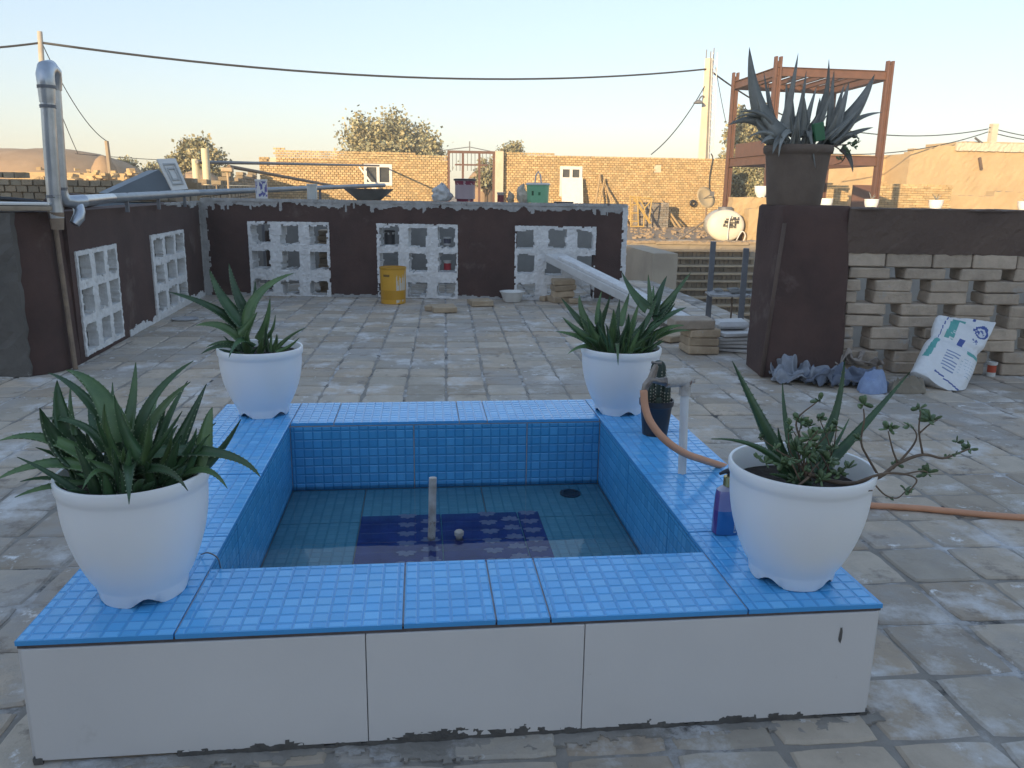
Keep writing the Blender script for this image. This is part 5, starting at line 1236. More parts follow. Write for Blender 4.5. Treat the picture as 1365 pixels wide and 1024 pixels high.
for ln_, (x0_, x1_, zz) in enumerate(((-.02,.62,.42),(-.10,.62,.20),(-.12,.50,.0))):
    x = x1_
    while x > x0_:   # joined Persian-like strokes, dots above and below
        w_ = random.uniform(.05,.12); p = ce-axd*.035+axs*(x*rx_)+UPV*(zz*rz_); mb.box(p, w_*rx_*.95, .03, .028, (axs, axd, UPV))
        if random.random() < .55: mb.box(p+UPV*.035, .022, .03, .035, (axs, axd, UPV))
        if random.random() < .4: mb.box(p-UPV*.035, .03, .03, .02, (axs, axd, UPV))
        x -= w_*1.02
mb.build('lettering', m_cable, tk)
MB().lathe(ce+UPV*(rz_-.012)+axd*.4, [(.17,0),(.17,.06),(.15,.07),(0,.07)], 24).build('hatch', m_gsteel, tk)
mb = MB(); mb.tube(spline([ce-axd*.06+axs*(.05)+UPV*(-rz_+.02), ce-axd*.07+axs*.06+UPV*.1, ce-axd*.07+axs*.10+UPV*.25]), .016, 8); mb.tube(spline([ce-axd*.06+axs*(.25)+UPV*(-rz_+.02), ce-axd*.10+axs*.36+UPV*(-.12), ce-axd*.08+axs*.45+UPV*(-.2), ce-axd*.08+axs*.42+UPV*(-rz_+.02)]), .014, 8); mb.build('pipework', m_pvc, tk, smooth=True)
# lit parapet carrying a row of pots
YPp = 18.75
pz = P(1160,281,Y=YPp).z
pp = thing('low_parapet', 'sunlit plastered parapet carrying white flower pots', 'wall', V(9,YPp,GZ))
xa = P(998,290,Y=YPp).x
mb = MB(); rough_slab(mb, V(xa,YPp,0), EX, UPV, -EY, 0, 7.5, GZ-.02, pz, .08, lambda a, b: True, .3, .012, .3, 91); mb.poly((V(xa,YPp,pz-.002), V(xa+7.5,YPp,pz-.002), V(xa+7.5,YPp+.3,pz-.002), V(xa,YPp+.3,pz-.002))); mb.build('wall_body', m_plaster, pp)
xb = P(975,290,Y=YPp+.5).x; zb2 = P(985,263,Y=YPp+.5).z
mb = MB(); rough_slab(mb, V(xb,YPp+.5,0), EX, UPV, -EY, 0, 1.1, GZ-.02, zb2, .08, lambda a, b: True, .3, .015, .3, 92); mb.poly((V(xb,YPp+.5,zb2-.002), V(xb+1.1,YPp+.5,zb2-.002), V(xb+1.1,YPp+.8,zb2-.002), V(xb,YPp+.8,zb2-.002))); mb.build('raised_end', m_plaster, pp)
PG = 'white pots on the sunlit parapet'
for px, lab in ((1013,'small white pot at the parapet end beside the red steel frame'), (1100,'white pot on the parapet half hidden behind the clay pot'), (1161,'white pot on the parapet in front of the rusty door panel'), (1247,'white pot on the parapet in front of the ruined yellow brick wall'), (1366,'white pot on the parapet in front of the tall adobe house')):
    zq = zb2 if px == 1013 else pz; yq = YPp+.62 if px == 1013 else YPp+.15
    c = P(px, 275, Y=yq); c.z = zq; t = thing('plant_pot', lab, 'plant pot', c, PG)
    pot_mesh(c, R=.165, H=.27, rb=.10, n=32).build('pot_body', m_pot, t, smooth=True, ang=50); soil_mesh(c, .155, .24).build('soil', m_soil, t)
    if px > 1110:
        for k in range(4):
            a = k*1.6+px; T = c+V(math.cos(a)*.12, math.sin(a)*.1, .24+random.uniform(.10,.2)); A = c+UPV*.235
            leaf(t, A, T, (A+T)*.5+UPV*.05, .03, m_leafr, False, ns=5)
# red primer steel frame
YF = 20.2
Bp, Cp = P(1038,75,Y=YF), P(1187,82,Y=YF+.1); zt_ = (Bp.z+Cp.z)/2; Ap = P(981,97,Y=YF*1.14); Dp = P(1112,106,Y=YF*1.16)
fr = thing('building_skeleton', 'rust red steel building frame with open rafters behind the pillar aloe', 'building frame', V(Bp.x,Bp.y,GZ))
cn = [V(p.x,p.y,0) for p in (Ap,Bp,Cp,Dp)]; fx_ = (cn[2]-cn[1]).normalized(); fy_ = UPV.cross(fx_)
def chan(a, b, w_, d_, name):
    u = (b-a); L_ = u.length; u.normalize(); s_ = u.cross(UPV); s_ = s_.normalized() if s_.length > .1 else fx_; n_ = s_.cross(u)
    mb = MB(); mb.box((a+b)*.5, L_, d_*.18, w_, (u, s_, n_)); 
    for k in (-1, 1): mb.box((a+b)*.5+n_*(k*(w_/2-.008)), L_+.002, d_, .016, (u, s_, n_))
    mb.build(name, m_steel, fr)
for p in cn:
    mb = MB()
    for k in (-1, 1): mb.box(p+fx_*(k*.062)+UPV*((zt_+GZ)/2), .05, .12, zt_-GZ, (fx_, fy_, UPV))
    mb.box(p+UPV*((zt_-.1+GZ)/2), .1, .02, zt_-.1-GZ, (fx_, fy_, UPV)); mb.build('column', m_steel, fr)
zm = P(1035,212,Y=YF).z
for i, j in ((0,1),(1,2),(2,3),(3,0)):
    chan(cn[i]+UPV*(zt_-.34), cn[j]+UPV*(zt_-.34), .21, .10, 'beam'); chan(cn[i]+UPV*zm, cn[j]+UPV*zm, .24, .12, 'beam')
for k in range(1, 6):
    t_ = k/6; chan(cn[1].lerp(cn[2], t_)+UPV*(zt_-.32), cn[0].lerp(cn[3], t_)+UPV*(zt_-.32), .12, .08, 'rafter')
a, b = cn[0], cn[1]; MB().box((a+b)*.5+UPV*(zm+.22), (b-a).length*.7, .02, .5, ((b-a).normalized(), UPV.cross(b-a).normalized(), UPV)).build('steel_plate', m_steel, fr)

# ---------------------------------------------------------------- sunlit yellow brick yard wall with a gate
YW = 27.0
wl0, wl1 = P(346,230,Y=YW), P(597,230,Y=YW); wr0, wr1 = P(660,230,Y=YW), P(976,230,Y=YW)
zL = P(470,199,Y=YW).z; zR = P(820,205,Y=YW).z
def brick_wall(name, label, a, b, topf, holes, post=None):
    t = thing(name, label, 'wall', V((a.x+b.x)/2, YW, GZ)); O = V(a.x, YW, 0); L_ = b.x-a.x
    hl = lambda u_, z: any(h0 < u_+a.x < h1 and k0 < z < k1 for h0, h1, k0, k1 in holes)
    mb = MB(); brick_field(mb, O, EX, V(0,-1,0), L_, topf, GZ, .125, .072, .10, .018, .008, hl, .22); o = mb.build('bricks', m_ybrick, t, kind='stuff')
    us = sorted(set([0, L_]+[x-a.x for h in holes for x in h[:2]])); vs = sorted(set([GZ]+[z for h in holes for z in h[2:]]+[min(topf(x*L_/10) for x in range(11))-.05]))
    mb = MB(); wall_cells(mb, O+V(0,.03,0), EX, UPV, V(0,-1,0), us, vs, lambda i, j: not any(h[0]-a.x-1e-4 <= us[i] and us[i+1] <= h[1]-a.x+1e-4 and h[2]-1e-4 <= vs[j] and vs[j+1] <= h[3]+1e-4 for h in holes), .2); mb.build('mortar_core', m_ymort, t)
    return t
def hrect(x0, y0, x1, y1): a, b = P(x0, y1, Y=YW), P(x1, y0, Y=YW); return (a.x, b.x, a.z, b.z)
w1 = hrect(486,219,522,247); v1 = hrect(359,210,368,221); w2 = hrect(746,222,776,262); v2 = hrect(872,220,882,230)
wA = brick_wall('yard_wall', 'sunlit yellow brick yard wall with a white window, ending at the steel gate', wl0, wl1, lambda u_: zL-(.25 if u_ < .45 else 0)-.012*u_+.02*math.sin(u_*2), [w1, v1])
wB = brick_wall('yard_wall', 'long sunlit yellow brick yard wall behind the water tank', wr0, wr1, lambda u_: zR-.008*u_+.02*math.sin(u_*1.7), [w2, v2])
def window(par, h, n_=2):
    x0_, x1_, z0_, z1_ = h; f_ = MB(); y = YW+.02
    for x in [x0_+.035+(x1_-x0_-.07)*k/n_ for k in range(n_+1)]: f_.box(V(x,y,(z0_+z1_)/2), .09, .08, z1_-z0_)
    for z in (z0_+.05, z1_-.05): f_.box(V((x0_+x1_)/2,y+.002,z), x1_-x0_-.01, .07, .1)
    o = f_.build('window_frame', m_wframe, par); MB().box(V((x0_+x1_)/2,y+.02,(z0_+z1_)/2), x1_-x0_-.02, .01, z1_-z0_-.02).build('pane', m_glass, o)
window(wA, w1, 2); window(wB, w2, 2)
for par, h in ((wA, v1), (wB, v2)): MB().box(V((h[0]+h[1])/2, YW+.06, (h[2]+h[3])/2), h[1]-h[0], .05, h[3]-h[2]).build('vent_shutter', m_conc, par)
MB().box(V(wr0.x+.12,YW-.02,(zR+GZ)/2), .26, .3, zR-GZ).build('gate_pier', m_conc, wB)
# leaning white sheet and window leaf
q = hrect(746,239,775,272); sh = thing('leaning_sheet', 'white sheet propped against the yellow brick wall below the window', 'sheet', V((q[0]+q[1])/2,YW-.6,GZ))
MB().box(V((q[0]+q[1])/2, YW-.42, (q[3]+GZ)/2), q[1]-q[0], .04, math.hypot(q[3]-GZ,.7), (EX, V(0,math.cos(.30),-math.sin(.30)), V(0,math.sin(.30),math.cos(.30)))).build('sheet_body', m_wframe, sh)
q0 = P(476,232,Y=YW-.5); mb = MB(); mb.box(P(492,240,Y=YW-.3), .05, .04, 1.0, (V(.8,0,.6), EY, V(-.6,0,.8))); 
ll = thing('window_leaf', 'pale window shutter board leaning beside the white window', 'shutter', V(P(492,250,Y=YW-.3).x,YW-.3,GZ))
mb.box(V(P(497,262,Y=YW-.3).x,YW-.28,(P(497,250,Y=YW-.3).z+GZ)/2), .06,.04,P(497,250,Y=YW-.3).z-GZ); mb.build('board', m_wframe, ll)
# steel gate frame
gt = thing('steel_gate', 'tall open steel gate frame with thin bars between the yellow brick walls', 'gate', V((wl1.x+wr0.x)/2,YW,GZ))
gz = P(630,203,Y=YW).z; gx0, gx1 = wl1.x+.03, wr0.x-.05; mids = [P(617,210,Y=YW).x, P(639,210,Y=YW).x]
for x in [gx0, gx1]+mids: MB().box(V(x,YW,(gz+GZ)/2), .07, .07, gz-GZ).build('post', m_steel, gt)
MB().box(V((gx0+gx1)/2,YW-.003,gz), gx1-gx0+.07, .08, .08).build('top_rail', m_steel, gt)
MB().box(V((gx0+gx1)/2,YW-.003,P(630,220,Y=YW).z), gx1-gx0-.4, .05, .05).build('mid_rail', m_steel, gt)
for k in range(1, 12):
    x = gx0+(gx1-gx0)*k/12; MB().tube([V(x,YW+.01,P(630,228,Y=YW).z), V(x,YW+.01,gz)], .012, 6).build('bar', m_gsteel, gt)
mb = MB(); xm = P(626,195,Y=YW).x; mb.tube([V(gx0-.3,YW,gz+.02), V(xm,YW,gz+.16), V(gx1,YW,gz+.02)], .014, 5); mb.tube([V(xm,YW,gz), V(xm,YW,gz+.33)], .02, 6); mb.build('stay_wire', m_gsteel, gt)
# builder's trestles, leaning poles and satellite dish by the long wall
tr = thing('ladder_frame', 'yellow builders trestle frame standing at the foot of the long brick wall', 'trestle', V(P(850,300,Y=YW-1.6).x,YW-1.6,GZ))
yq = YW-1.6
def bar(a, b, r=.022): MB().tube([P(*a,Y=yq), P(*b,Y=yq)], r, 6).build('bar', M('yellow_paint', (.50,.34,.10), (.40,.27,.09), 9, .6), tr)
for a, b in (((840,262),(841,302)),((850,262),(851,302)),((840,273),(851,273)),((840,284),(851,284)),((840,295),(851,295)),((840,262),(869,265)),((869,265),(865,296)),((852,264),(860,278)),((869,266),(859,278)),((859,278),(858,302)),((844,264),(866,298)),((846,264),(868,298)),((840,302),(858,302))): bar(a, b)
gl = 'poles leaning on the brick wall'
for a, b, lb in (((826,303),(808,248),'left one of two poles leaning crosswise on the yellow brick wall beside the white sheet'),((790,268),(800,232),'bare pole leaning on the yellow brick wall next to the white sheet'),((794,268),(806,238),'shorter bare pole leaning on the yellow brick wall next to the white sheet'),((881,267),(908,301),'plank sloping from the brick wall to the ground left of the dish'),((886,278),(902,300),'short plank sloping to the ground under the longer plank')):
    p0, p1_ = (a, b) if a[1] > b[1] else (b, a); g0 = P(p0[0], p0[1], Y=YW-1.2); g0.z = GZ; g1 = P(*p1_, Y=YW-.12)
    mb = MB(); mb.tube([g0, g1], .035, 6); mb.build('leaning_pole', M('raw_pole', (.46,.33,.17), (.36,.25,.13), 9, .8), loc=g0, label=lb, cat='pole', group=gl)
bk_ = hrect(836,265,882,304); mb = MB(); us_ = V(bk_[0], YW-.9, GZ)
brick_field(mb, us_, EX, V(0,-1,0), bk_[1]-bk_[0], lambda u_: bk_[3], 0, .21, .072, .22, .012, .01, None, .2); mb.build('brick_pile', M('grey_brick_pile', (.28,.25,.22), (.20,.18,.16), 5, .9, .004, 40, attr=True), loc=us_+V(0,0,0), label='stacked grey bricks behind the yellow trestle frame', cat='brick pile', kind='stuff')
dsh = thing('satellite_dish', 'dusty satellite dish on a short mast in front of the long brick wall', 'satellite dish', V(P(942,310,Y=24).x,24,GZ))
dc = P(938,265,Y=24); dn = V(.35,-.85,.38).normalized(); dx_ = dn.cross(UPV).normalized(); dy_ = dx_.cross(dn)
MB().lathe(dc, [(.0,0),(.12,.012),(.24,.05),(.33,.10),(.335,.11),(.24,.062),(.0,.012)], 28, ax=(dx_, dy_, dn)).build('dish', M('dusty_dish', (.48,.40,.27), (.42,.34,.22), 4, .8), dsh, smooth=True)
MB().tube([V(dc.x+.12,24.05,GZ), V(dc.x+.12,24.05,dc.z+.05)], .03, 8).build('mast', m_rustd, dsh)
MB().tube([dc, dc+dn*.38], .014, 6).build('feed_arm', m_gsteel, dsh); MB().box(dc+dn*.38, .1, .1, .14).build('receiver', m_gsteel, dsh)
tp_ = P(925,271,Y=YW-.25); ty = thing('old_tyre', 'small dark tyre hanging on the long brick wall beside the dish', 'tyre', tp_)
MB().tube([tp_+V(math.cos(2*math.pi*k/20)*.085, .1, math.sin(2*math.pi*k/20)*.085) for k in range(21)], .035, 8).build('tyre_ring', m_bpot, ty, smooth=True)
mb = MB()
for k in range(160):
    px = random.uniform(842,945); p = P(px, random.uniform(302,319), z=GZ); s_ = random.uniform(.03,.13)
    mb.box(V(p.x,p.y,GZ+s_*.2), s_, s_*.7, s_*.5, (V(math.cos(k),math.sin(k),0), V(-math.sin(k),math.cos(k),0), UPV), jit=s_*.12)
mb.build('rubble', m_ground, loc=P(893,310,z=GZ), label='loose rubble scattered on the earth edge before the trestle frame', cat='rubble', kind='stuff')
mb = MB(); mb.tube([P(905,322,z=GZ)+UPV*.05, P(945,291,Y=20)], .022, 6); mb.build('leaning_pole', m_wood, loc=P(905,322,z=GZ), label='thin timber pole leaning on the water tank', cat='pole')

# ---------------------------------------------------------------- boundary walls on the left (in shade)
lb_ = thing('shaded_brick_wall', 'rough grey-brown brick wall in shade behind the ducts', 'wall', V(-5,10.2,GZ))
O = V(-8.2,10.2,0); n_ = V(0,-1,0); L_ = 8.2-2.62
zl0, zl1 = P(60,231,Y=10.2).z, P(160,236,Y=10.2).z; ustep = P(40,230,Y=10.2).x-O.x
mb = MB(); brick_field(mb, O, EX, n_, L_, lambda u_: (zl0+.09 if u_ < ustep else zl1)+.03*math.sin(u_*3)-.012*max(0,u_-ustep), GZ, .125, .077, .12, .015, .012, None, .22)
m_sbrick = M('rough_brown_brick', (.36,.29,.20), (.27,.215,.15), 6, .95, .006, 40, attr=True); mb.build('bricks', m_sbrick, lb_, kind='stuff')
MB().box(O+EX*(L_/2)+V(0,.12,(zl1-.05+GZ)/2), L_, .2, zl1-.05-GZ).build('mortar_core', m_ymort, lb_)
p0 = V(-2.75,10.3,0); p1_ = V(wl0.x-.05,YW-.2,0); u = (p1_-p0); L_ = u.length; u.normalize(); n_ = V(u.y,-u.x,0)
z0, z1 = P(290,246,Y=12).z, P(345,233,Y=YW).z
sb_ = thing('boundary_wall', 'brick boundary wall in shade running back to the sunlit yellow wall', 'wall', (p0+p1_)/2+V(0,0,GZ))
mb = MB(); brick_field(mb, p0, u, n_, L_, lambda x: z0+(z1-z0)*min(1, x/L_*1.2)+.06*math.sin(x*1.3)+.04*math.sin(x*3.1), GZ, .22, .08, .16, .015, .01, None, .2); mb.build('bricks', m_sbrick, sb_, kind='stuff')
# two white posts and rails beyond the cabinet door
for px, yt, yb_, r, lb in ((260,212,238,.055,'shorter of two cream posts beyond the cabinet door'),(273,198,238,.06,'taller of two cream posts beyond the cabinet door')):
    a = P(px,yt,Y=13.5); b = V(a.x,13.5,GZ); t = thing('cream_post', lb, 'post', b, 'cream posts beyond the cabinet door'); MB().lathe(b, [(r,0),(r,a.z-GZ),(r*.8,a.z-GZ),(r*.8,a.z-GZ-.1)], 16).build('post_body', M('cream_pipe', (.66,.60,.44), (.60,.54,.38), 6, .6), t, smooth=True, ang=40)
MB().tube([P(262,216,Y=13.4), P(505,221,Y=26.6)], .028, 8).build('rail_pipe', m_gsteel, loc=P(262,216,Y=13.4), label='long grey pipe running from the cream posts to the yellow wall', cat='pipe')
MB().tube([P(305,222,Y=14), P(520,262,Y=26.0)], .03, 8).build('rail_pipe', m_rustd, loc=P(305,222,Y=14), label='sloping brown pipe crossing in front of the yellow brick wall', cat='pipe')
mb = MB(); q = P(303,226,Y=13.6); mb.box(q, .17, .13, .07, bev=.012, jit=.01); mb.tube([V(q.x,13.6,GZ), q], .016, 6); mb.build('brick_on_stake', m_brick, loc=V(q.x,13.6,GZ), label='brick lump on a thin stake beside the cream posts', cat='stake')

# ---------------------------------------------------------------- adobe buildings
def dome(name, label, px, py_top, wpx, Y, zbase=GZ, prof=None, mat=m_adobe2, vault=None):
    top = P(px, py_top, Y=Y); h = top.z-zbase; rad = wpx*mpp(top)/2; c = V(top.x, Y, zbase)
    t = thing(name, label, 'building', c); mb = MB(); n = 40; pr = [(1.02,0),(1.0,.38),(.985,.45),(.90,.62),(.72,.80),(.45,.93),(.18,.99),(.01,1.0)]
    mb.lathe(c, [(r*rad, z*h) for r, z in pr], n, lambda i, g_, r, z: (r*(1+.04*nz((math.cos(g_)*2,math.sin(g_)*2,z),1,int(px))), z)); mb.build('dome', mat, t, smooth=True)
    return t
dome('adobe_dome', 'broad low adobe dome beyond the shaded brick wall, crossed by the ducts', 70, 198, 250, 36)
dome('adobe_dome', 'small round adobe dome with a dark side beside a leaning post', 137, 207, 42, 30)
dome('adobe_dome', 'long flat adobe roof mound furthest behind the ducts', 20, 198, 200, 44)
dome('adobe_dome', 'pinkish adobe dome seen through the open steel gate', 640, 226, 44, 38)
dome('adobe_dome', 'low adobe mound behind the two cream posts', 265, 226, 70, 33)
rub = MB(); q0 = P(84,233,Y=24)
for k in range(320):
    p = P(random.uniform(20,165), 0, Y=24+random.uniform(-.5,.8)); zz = random.uniform(GZ, P(100,225,Y=24).z); s_ = random.uniform(.05,.16); rub.box(V(p.x,p.y,zz), s_*1.4, s_, s_*.7, (V(math.cos(k),math.sin(k),0), V(-math.sin(k),math.cos(k),0), UPV), jit=s_*.15)
a_, b_ = P(15,228,Y=24.3), P(168,230,Y=24.3); rub.box(V((a_.x+b_.x)/2,24.5,(a_.z+GZ)/2-.02), b_.x-a_.x, .6, a_.z-GZ)
rub.build('rubble_bank', m_plaster, loc=V((a_.x+b_.x)/2,24.5,GZ), label='ragged sunlit bank of earth and rubble below the adobe domes', cat='rubble', kind=None)
def ablock(name, label, pts, Y, depth, mat, extra=None):
    """pts: roofline as pixels along the wall at depth Y; base on the ground"""
    w_ = [P(x, y, Y=Y) for x, y in pts]; t = thing(name, label, 'building', V((w_[0].x+w_[-1].x)/2, Y, GZ)); mb = MB()
    def topz(x):
        for a, b in zip(w_, w_[1:]):
            if a.x <= x <= b.x: return a.z+(b.z-a.z)*(x-a.x)/max(1e-6, b.x-a.x)
        return w_[-1].z
    hmax = max(p.z for p in w_); L_ = w_[-1].x-w_[0].x
    rough_slab(mb, V(w_[0].x,Y,0), EX, UPV, V(0,-1,0), 0, L_, GZ, hmax, .16, lambda a, b: b < topz(w_[0].x+a)-.03, .5, .018, .25, int(pts[0][0]) % 13)
    hmin = min(p.z for p in w_)-.15; mb.box(V((w_[0].x+w_[-1].x)/2, Y+depth/2+.1, (hmin+GZ)/2), L_-.05, depth, hmin-GZ); mb.build('wall', mat, t); return t
hb_ = ablock('adobe_house', 'tall sunlit adobe house with a stepped roofline on which a tree shadow falls', [(1214,200),(1270,192),(1300,190),(1365,196),(1480,198)], 36, 8, m_plaster)
MB().box(V(P(1330,190,Y=38).x,39,P(1330,192,Y=38).z-.5), 4.2, 3, 1.1).build('roof_hut', m_plaster, hb_)
mb = MB(); rough_slab(mb, V(P(1275,195,Y=35.9).x,35.86,0), EX, UPV, V(0,-1,0), 0, 4.4, P(1275,201,Y=35.9).z, P(1275,193,Y=35.9).z+.1, .08, lambda a, b: True, .1, .03, .4, 3); mb.build('roof_edge', m_conc, hb_)
mb = MB(); q = P(1307,218,Y=35.85); mb.box(q, .10, .1, .55, (V(.9,0,.3).normalized(), EY, V(-.3,0,.9).normalized())); mb.build('spout', m_cap, hb_)
ablock('adobe_house', 'lower sunlit adobe house seen through the red steel frame', [(1050,206),(1100,207),(1213,208)], 38, 6, m_plaster)
rb_ = ablock('ruined_wall_block', 'lower adobe front before the tall adobe house', [(1262,262),(1300,258),(1365,256),(1480,258)], 30, 2, m_plaster)
def pxwall(name, label, x0_, x1_, yt, Y, seed):
    a, b = P(x0_, yt, Y=Y), P(x1_, yt, Y=Y); t = thing(name, label, 'wall', V((a.x+b.x)/2,Y,GZ)); mb = MB()
    brick_field(mb, V(a.x,Y,0), EX, V(0,-1,0), b.x-a.x, lambda u_: a.z-.10*abs(nz((u_*2,0,0),1,seed)), GZ, .22, .075, .12, .014, .012, None, .2); mb.build('bricks', m_ybrick, t, kind='stuff')
    MB().box(V((a.x+b.x)/2,Y+.14,(a.z-.2+GZ)/2), b.x-a.x-.04, .2, a.z-.2-GZ).build('mortar_core', m_ymort, t); return t
pxwall('ruined_brick_wall', 'ruined yellow brick wall right of the rusty door panel', 1166, 1272, 241, 26, 3)
pxwall('ruined_brick_wall', 'short yellow brick wall between clay pot and rusty door panel', 1098, 1134, 243, 26, 6)
dp_ = hrect = None
a, b = P(1134,278,Y=26), P(1168,247,Y=26); t = thing('rusty_door_panel', 'rust brown sheet steel door between two yellow brick walls', 'door', V((a.x+b.x)/2,26,GZ))
MB().box(V((a.x+b.x)/2,26.02,(b.z+GZ)/2), b.x-a.x-.01, .05, b.z-GZ).build('door_leaf', m_steel, t)

# ---------------------------------------------------------------- poles and cables
up_ = P(945,78,Y=28.6); pb = V(P(937,240,Y=28.6).x,28.6,GZ)
po = thing('utility_pole', 'pale concrete utility pole with street lamp behind the long brick wall', 'utility pole', pb)
mb = MB(); n_ = 6
mb.tube([pb, pb.lerp(up_,.5), up_], [.24,.19,.13], 4); mb.build('shaft', m_conc, po)
lm = P(931,136,Y=28.3); mb = MB(); mb.tube(spline([P(941,132,Y=28.6), P(937,128,Y=28.5), P(933,131,Y=28.35), lm]), .025, 6); mb.build('lamp_arm', m_gsteel, po)
MB().lathe(lm-UPV*.05, [(.02,.12),(.09,.10),(.16,.03),(.17,.0),(.0,.01)], 20).build('lamp_shade', m_gsteel, po, smooth=True)
for dx in (-.1,.05,.16): MB().tube([up_+V(dx,0,-.4), up_+V(dx,0,.18+abs(dx))], .018, 6).build('insulator_pin', m_gsteel, po)
ms = thing('lattice_mast', 'thin lattice radio mast standing beside the utility pole', 'mast', V(pb.x+.55,28.4,GZ))
mt0, mt1 = V(P(948,240,Y=28.4).x,28.4,GZ), P(953,70,Y=28.4); mb = MB(); Lm = (mt1-mt0).length; um = (mt1-mt0).normalized()
offs = [V(.09,0,0), V(-.09,0,0), V(0,.14,0)]
for o_ in offs: mb.tube([mt0+o_, mt1+o_], .012, 5)
k = 0; z = 0
while z < Lm-.3:
    for i in range(3): mb.tube([mt0+um*z+offs[i], mt0+um*(z+.28)+offs[(i+1) % 3]], .008, 4, cap=False)
    z += .28
mb.build('lattice', m_wframe, ms)
lp_ = P(53,42,Y=22); lb0 = V(P(62,230,Y=22).x,22,GZ); lo = thing('wooden_pole', 'weathered wooden cable pole rising behind the stove ducts', 'utility pole', lb0); MB().tube([lb0, lb0.lerp(lp_,.5), lp_], [.10,.085,.06], 8).build('shaft', M('pale_pole', (.52,.45,.36), (.42,.36,.28), 6, .8), lo, smooth=True)
l2 = P(142,188,Y=26); l2b = V(P(149,228,Y=26).x,26,GZ); t = thing('leaning_post', 'thin leaning wooden post beside the small dark adobe dome', 'post', l2b); MB().tube([l2b, l2], [.09,.06], 7).build('shaft', m_wood, t)
rp = P(1318,165,Y=37.5); rb0 = V(P(1316,230,Y=37.5).x,37.5,GZ); t = thing('utility_pole', 'square concrete utility pole behind the tall adobe house', 'utility pole', rb0); MB().box(V(rb0.x,37.5,(rp.z+GZ)/2), .30, .26, rp.z-GZ).build('shaft', m_conc, t)
MB().tube(spline([P(1316,196,Y=37.3), P(1305,188,Y=37.1), P(1300,184,Y=37)]), .05, 6).build('lamp_arm', m_gsteel, t)
def cable(a, b, sag, r, label, n_=24):
    pts = [a.lerp(b, k/n_)-UPV*(sag*4*(k/n_)*(1-k/n_)) for k in range(n_+1)]; mb = MB(); mb.tube(pts, r, 6); mb.build('overhead_cable', m_cable, loc=a, smooth=True, label=label, cat='cable')
cA = P(55,57,Y=22); cB = P(944,92,Y=28.6)
cable(cA, cB, .55, .030, 'thick black overhead cable sagging from the wooden pole to the concrete utility pole')
cable(P(-120,68,Y=21), cA, .05, .026, 'black overhead cable arriving at the wooden pole from beyond the ducts')
cable(P(57,60,Y=22), P(142,188,Y=26), .35, .012, 'thin wire falling from the wooden pole to the leaning post')
cable(P(58,90,Y=22), P(104,205,Y=30), .1, .012, 'thin wire dropping from the wooden pole to the adobe dome roof')
cable(P(941,112,Y=28.6), P(868,206,Y=YW+.3), .25, .016, 'service wire dropping from the utility pole lamp to the long brick wall')
cable(cB, P(1060,160,Y=32), .15, .028, 'black cable leaving the utility pole towards the red steel frame')
cable(P(1060,160,Y=32), P(1317,172,Y=37.5), .45, .024, 'upper cable reaching the square pole behind the adobe house')
cable(P(1100,205,Y=33), P(1317,176,Y=37.5), .35, .022, 'lower cable rising to the square pole behind the adobe house')
cable(P(1319,170,Y=37.5), P(1450,186,Y=40), .2, .022, 'upper cable running on from the square pole past the roof hut')
cable(P(1319,176,Y=37.5), P(1450,190,Y=40), .2, .022, 'lower cable running on from the square pole past the roof hut')
cable(P(100,205,Y=33), P(470,210,Y=40), .25, .014, 'thin far wire passing behind the tree next to the cream posts')
cable(P(954,90,Y=28.4), P(968,165,Y=29), .05, .012, 'thin guy wire beside the lattice mast')
mb = MB(); mb.tube(spline([P(948,205,Y=YW-.06), P(950,212,Y=YW-.06), P(946,235,Y=YW-.06), P(945,258,Y=YW-.06), P(943,268,Y=YW-.1)]), .02, 6); mb.build('wall_cable', m_cable, loc=P(948,205,Y=YW-.06), smooth=True, label='black cable running down the long brick wall to the dish', cat='cable')

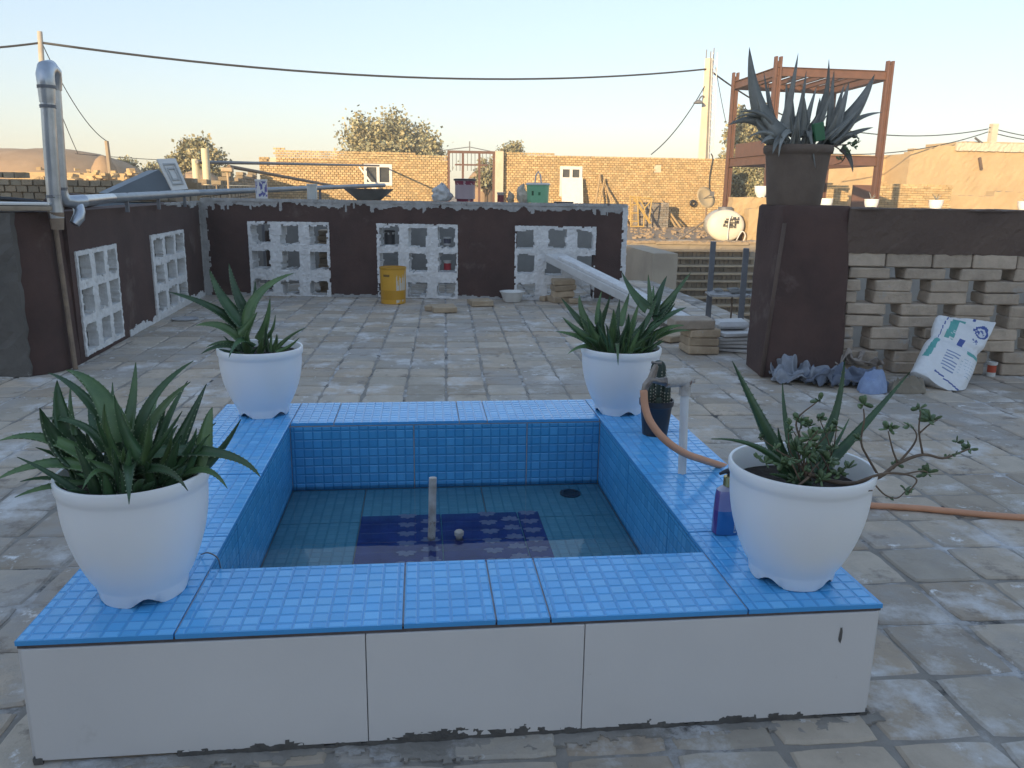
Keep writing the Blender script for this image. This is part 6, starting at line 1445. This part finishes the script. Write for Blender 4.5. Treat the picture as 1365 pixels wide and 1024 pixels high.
# ---------------------------------------------------------------- trees
def tree(label, px, py_top, wpx, Y, mat, seed, nleaf=5000, ls=.10, crown_h=None, airy=.35, group='trees beyond the walls'):
    rr = random.Random(seed); top = P(px, py_top, Y=Y); W_ = wpx*mpp(top); base = V(top.x, Y, GZ); H_ = top.z-GZ
    t = thing('tree', label, 'tree', base, group); ch = crown_h*mpp(top) if crown_h else H_*.65
    z0 = H_-ch; tips = []; mb = MB()
    mb.tube([base, base+V(W_*.02,0,z0*.6), base+V(-W_*.01,0,z0+ch*.35)], [H_*.028+.03, H_*.022+.02, .03], 8)
    for k in range(34):
        a = rr.uniform(0, 2*math.pi); e = rr.uniform(.0, 1.0); st = base+UPV*(z0*.5+ch*rr.uniform(.0,.45))
        fr_ = math.sqrt(rr.random()); hz_ = fr_*W_*.5*math.sqrt(max(.05, 1-(e-.25)**2*1.35))
        tip = base+V(math.cos(a)*hz_, math.sin(a)*hz_*.8, z0+ch*(.10+.90*e*(1-.25*fr_*fr_)))
        tip += V(rr.uniform(-1,1), rr.uniform(-1,1), rr.uniform(-1,.6))*W_*.03
        mid = st.lerp(tip, .55)+UPV*ch*.04+V(rr.uniform(-1,1), rr.uniform(-1,1), 0)*W_*.03
        mb.tube([st, mid, tip], [H_*.008+.008, H_*.005+.005, .006], 5); tips.append((tip, mid))
    mb.build('trunk', m_limb, t, smooth=True); lf = MB()
    nleaf = int(nleaf*2.6); ls *= .62
    for k in range(nleaf):
        tip, mid = tips[rr.randrange(len(tips))]; f_ = rr.random()**.7; c_ = mid.lerp(tip, f_); sp = W_*(.026+.045*(1-f_*.4))
        c_ = c_+V(rr.gauss(0,1), rr.gauss(0,1), rr.gauss(0,.9))*sp
        d_ = V(rr.gauss(0,1), rr.gauss(0,1), rr.gauss(.5,.8)).normalized(); s_ = d_.cross(V(rr.gauss(0,1), rr.gauss(0,1), rr.gauss(0,1))).normalized()
        l = ls*rr.uniform(.6,1.4); w_ = l*.36; k_ = rr.uniform(.6,1.35); wm_ = rr.uniform(-.12,.12); col = (k_*(1+wm_), k_, k_*(1-wm_))
        lf.poly((c_-d_*l*.5, c_+s_*w_, c_+d_*l*.5, c_-s_*w_), col)
    lf.build('crown', mat, t)
tree('wide rounded grey-green tree behind the yellow brick wall, tallest above it', 515, 153, 158, 40, m_foly, 1, 5600, .24, 64)
tree('bushy olive green tree behind the two cream posts', 260, 179, 90, 34, m_foly, 2, 3600, .22, 70)
tree('small sparse yellowish tree beside the leaning post', 168, 208, 46, 38, m_foly, 3, 900, .20, 30)
tree('low yellowish shrub tree behind the blue-grey sheet metal', 205, 217, 52, 40, m_foly, 4, 1100, .20, 26)
tree('small tree tip showing over the long brick wall beside the gate', 682, 187, 50, 44, m_foly, 5, 1000, .24, 34)
tree('tall thin pale tree behind the red steel frame and the mast', 1000, 128, 78, 33, m_foly, 6, 3600, .22, 100)
tree('dense low green tree behind the parapet end and the steel frame', 1000, 205, 84, 29.5, m_foly, 7, 4200, .17, 68)
tree('dark shrub seen through the bars of the steel gate', 648, 206, 40, 36, m_foly, 8, 900, .20, 40)
tree('slim branch end of a tree overhanging the yellow wall near the gate', 578, 178, 34, 41, m_foly, 9, 700, .22, 36)

# ---------------------------------------------------------------- added haze volume, standing in for lens glare
hm = bpy.data.materials.new('glare_veil_haze'); hm.use_nodes = True; t_ = hm.node_tree; t_.nodes.clear()
ho = t_.nodes.new('ShaderNodeOutputMaterial'); pv = t_.nodes.new('ShaderNodeVolumePrincipled'); pv.inputs['Color'].default_value = (1,.96,.88,1); pv.inputs['Density'].default_value = .0035; pv.inputs['Anisotropy'].default_value = 0
t_.links.new(pv.outputs[0], ho.inputs['Volume'])
MB().box(V(0,40,1.95), 224, 184, 10.3).build('haze', hm, kind='stuff')
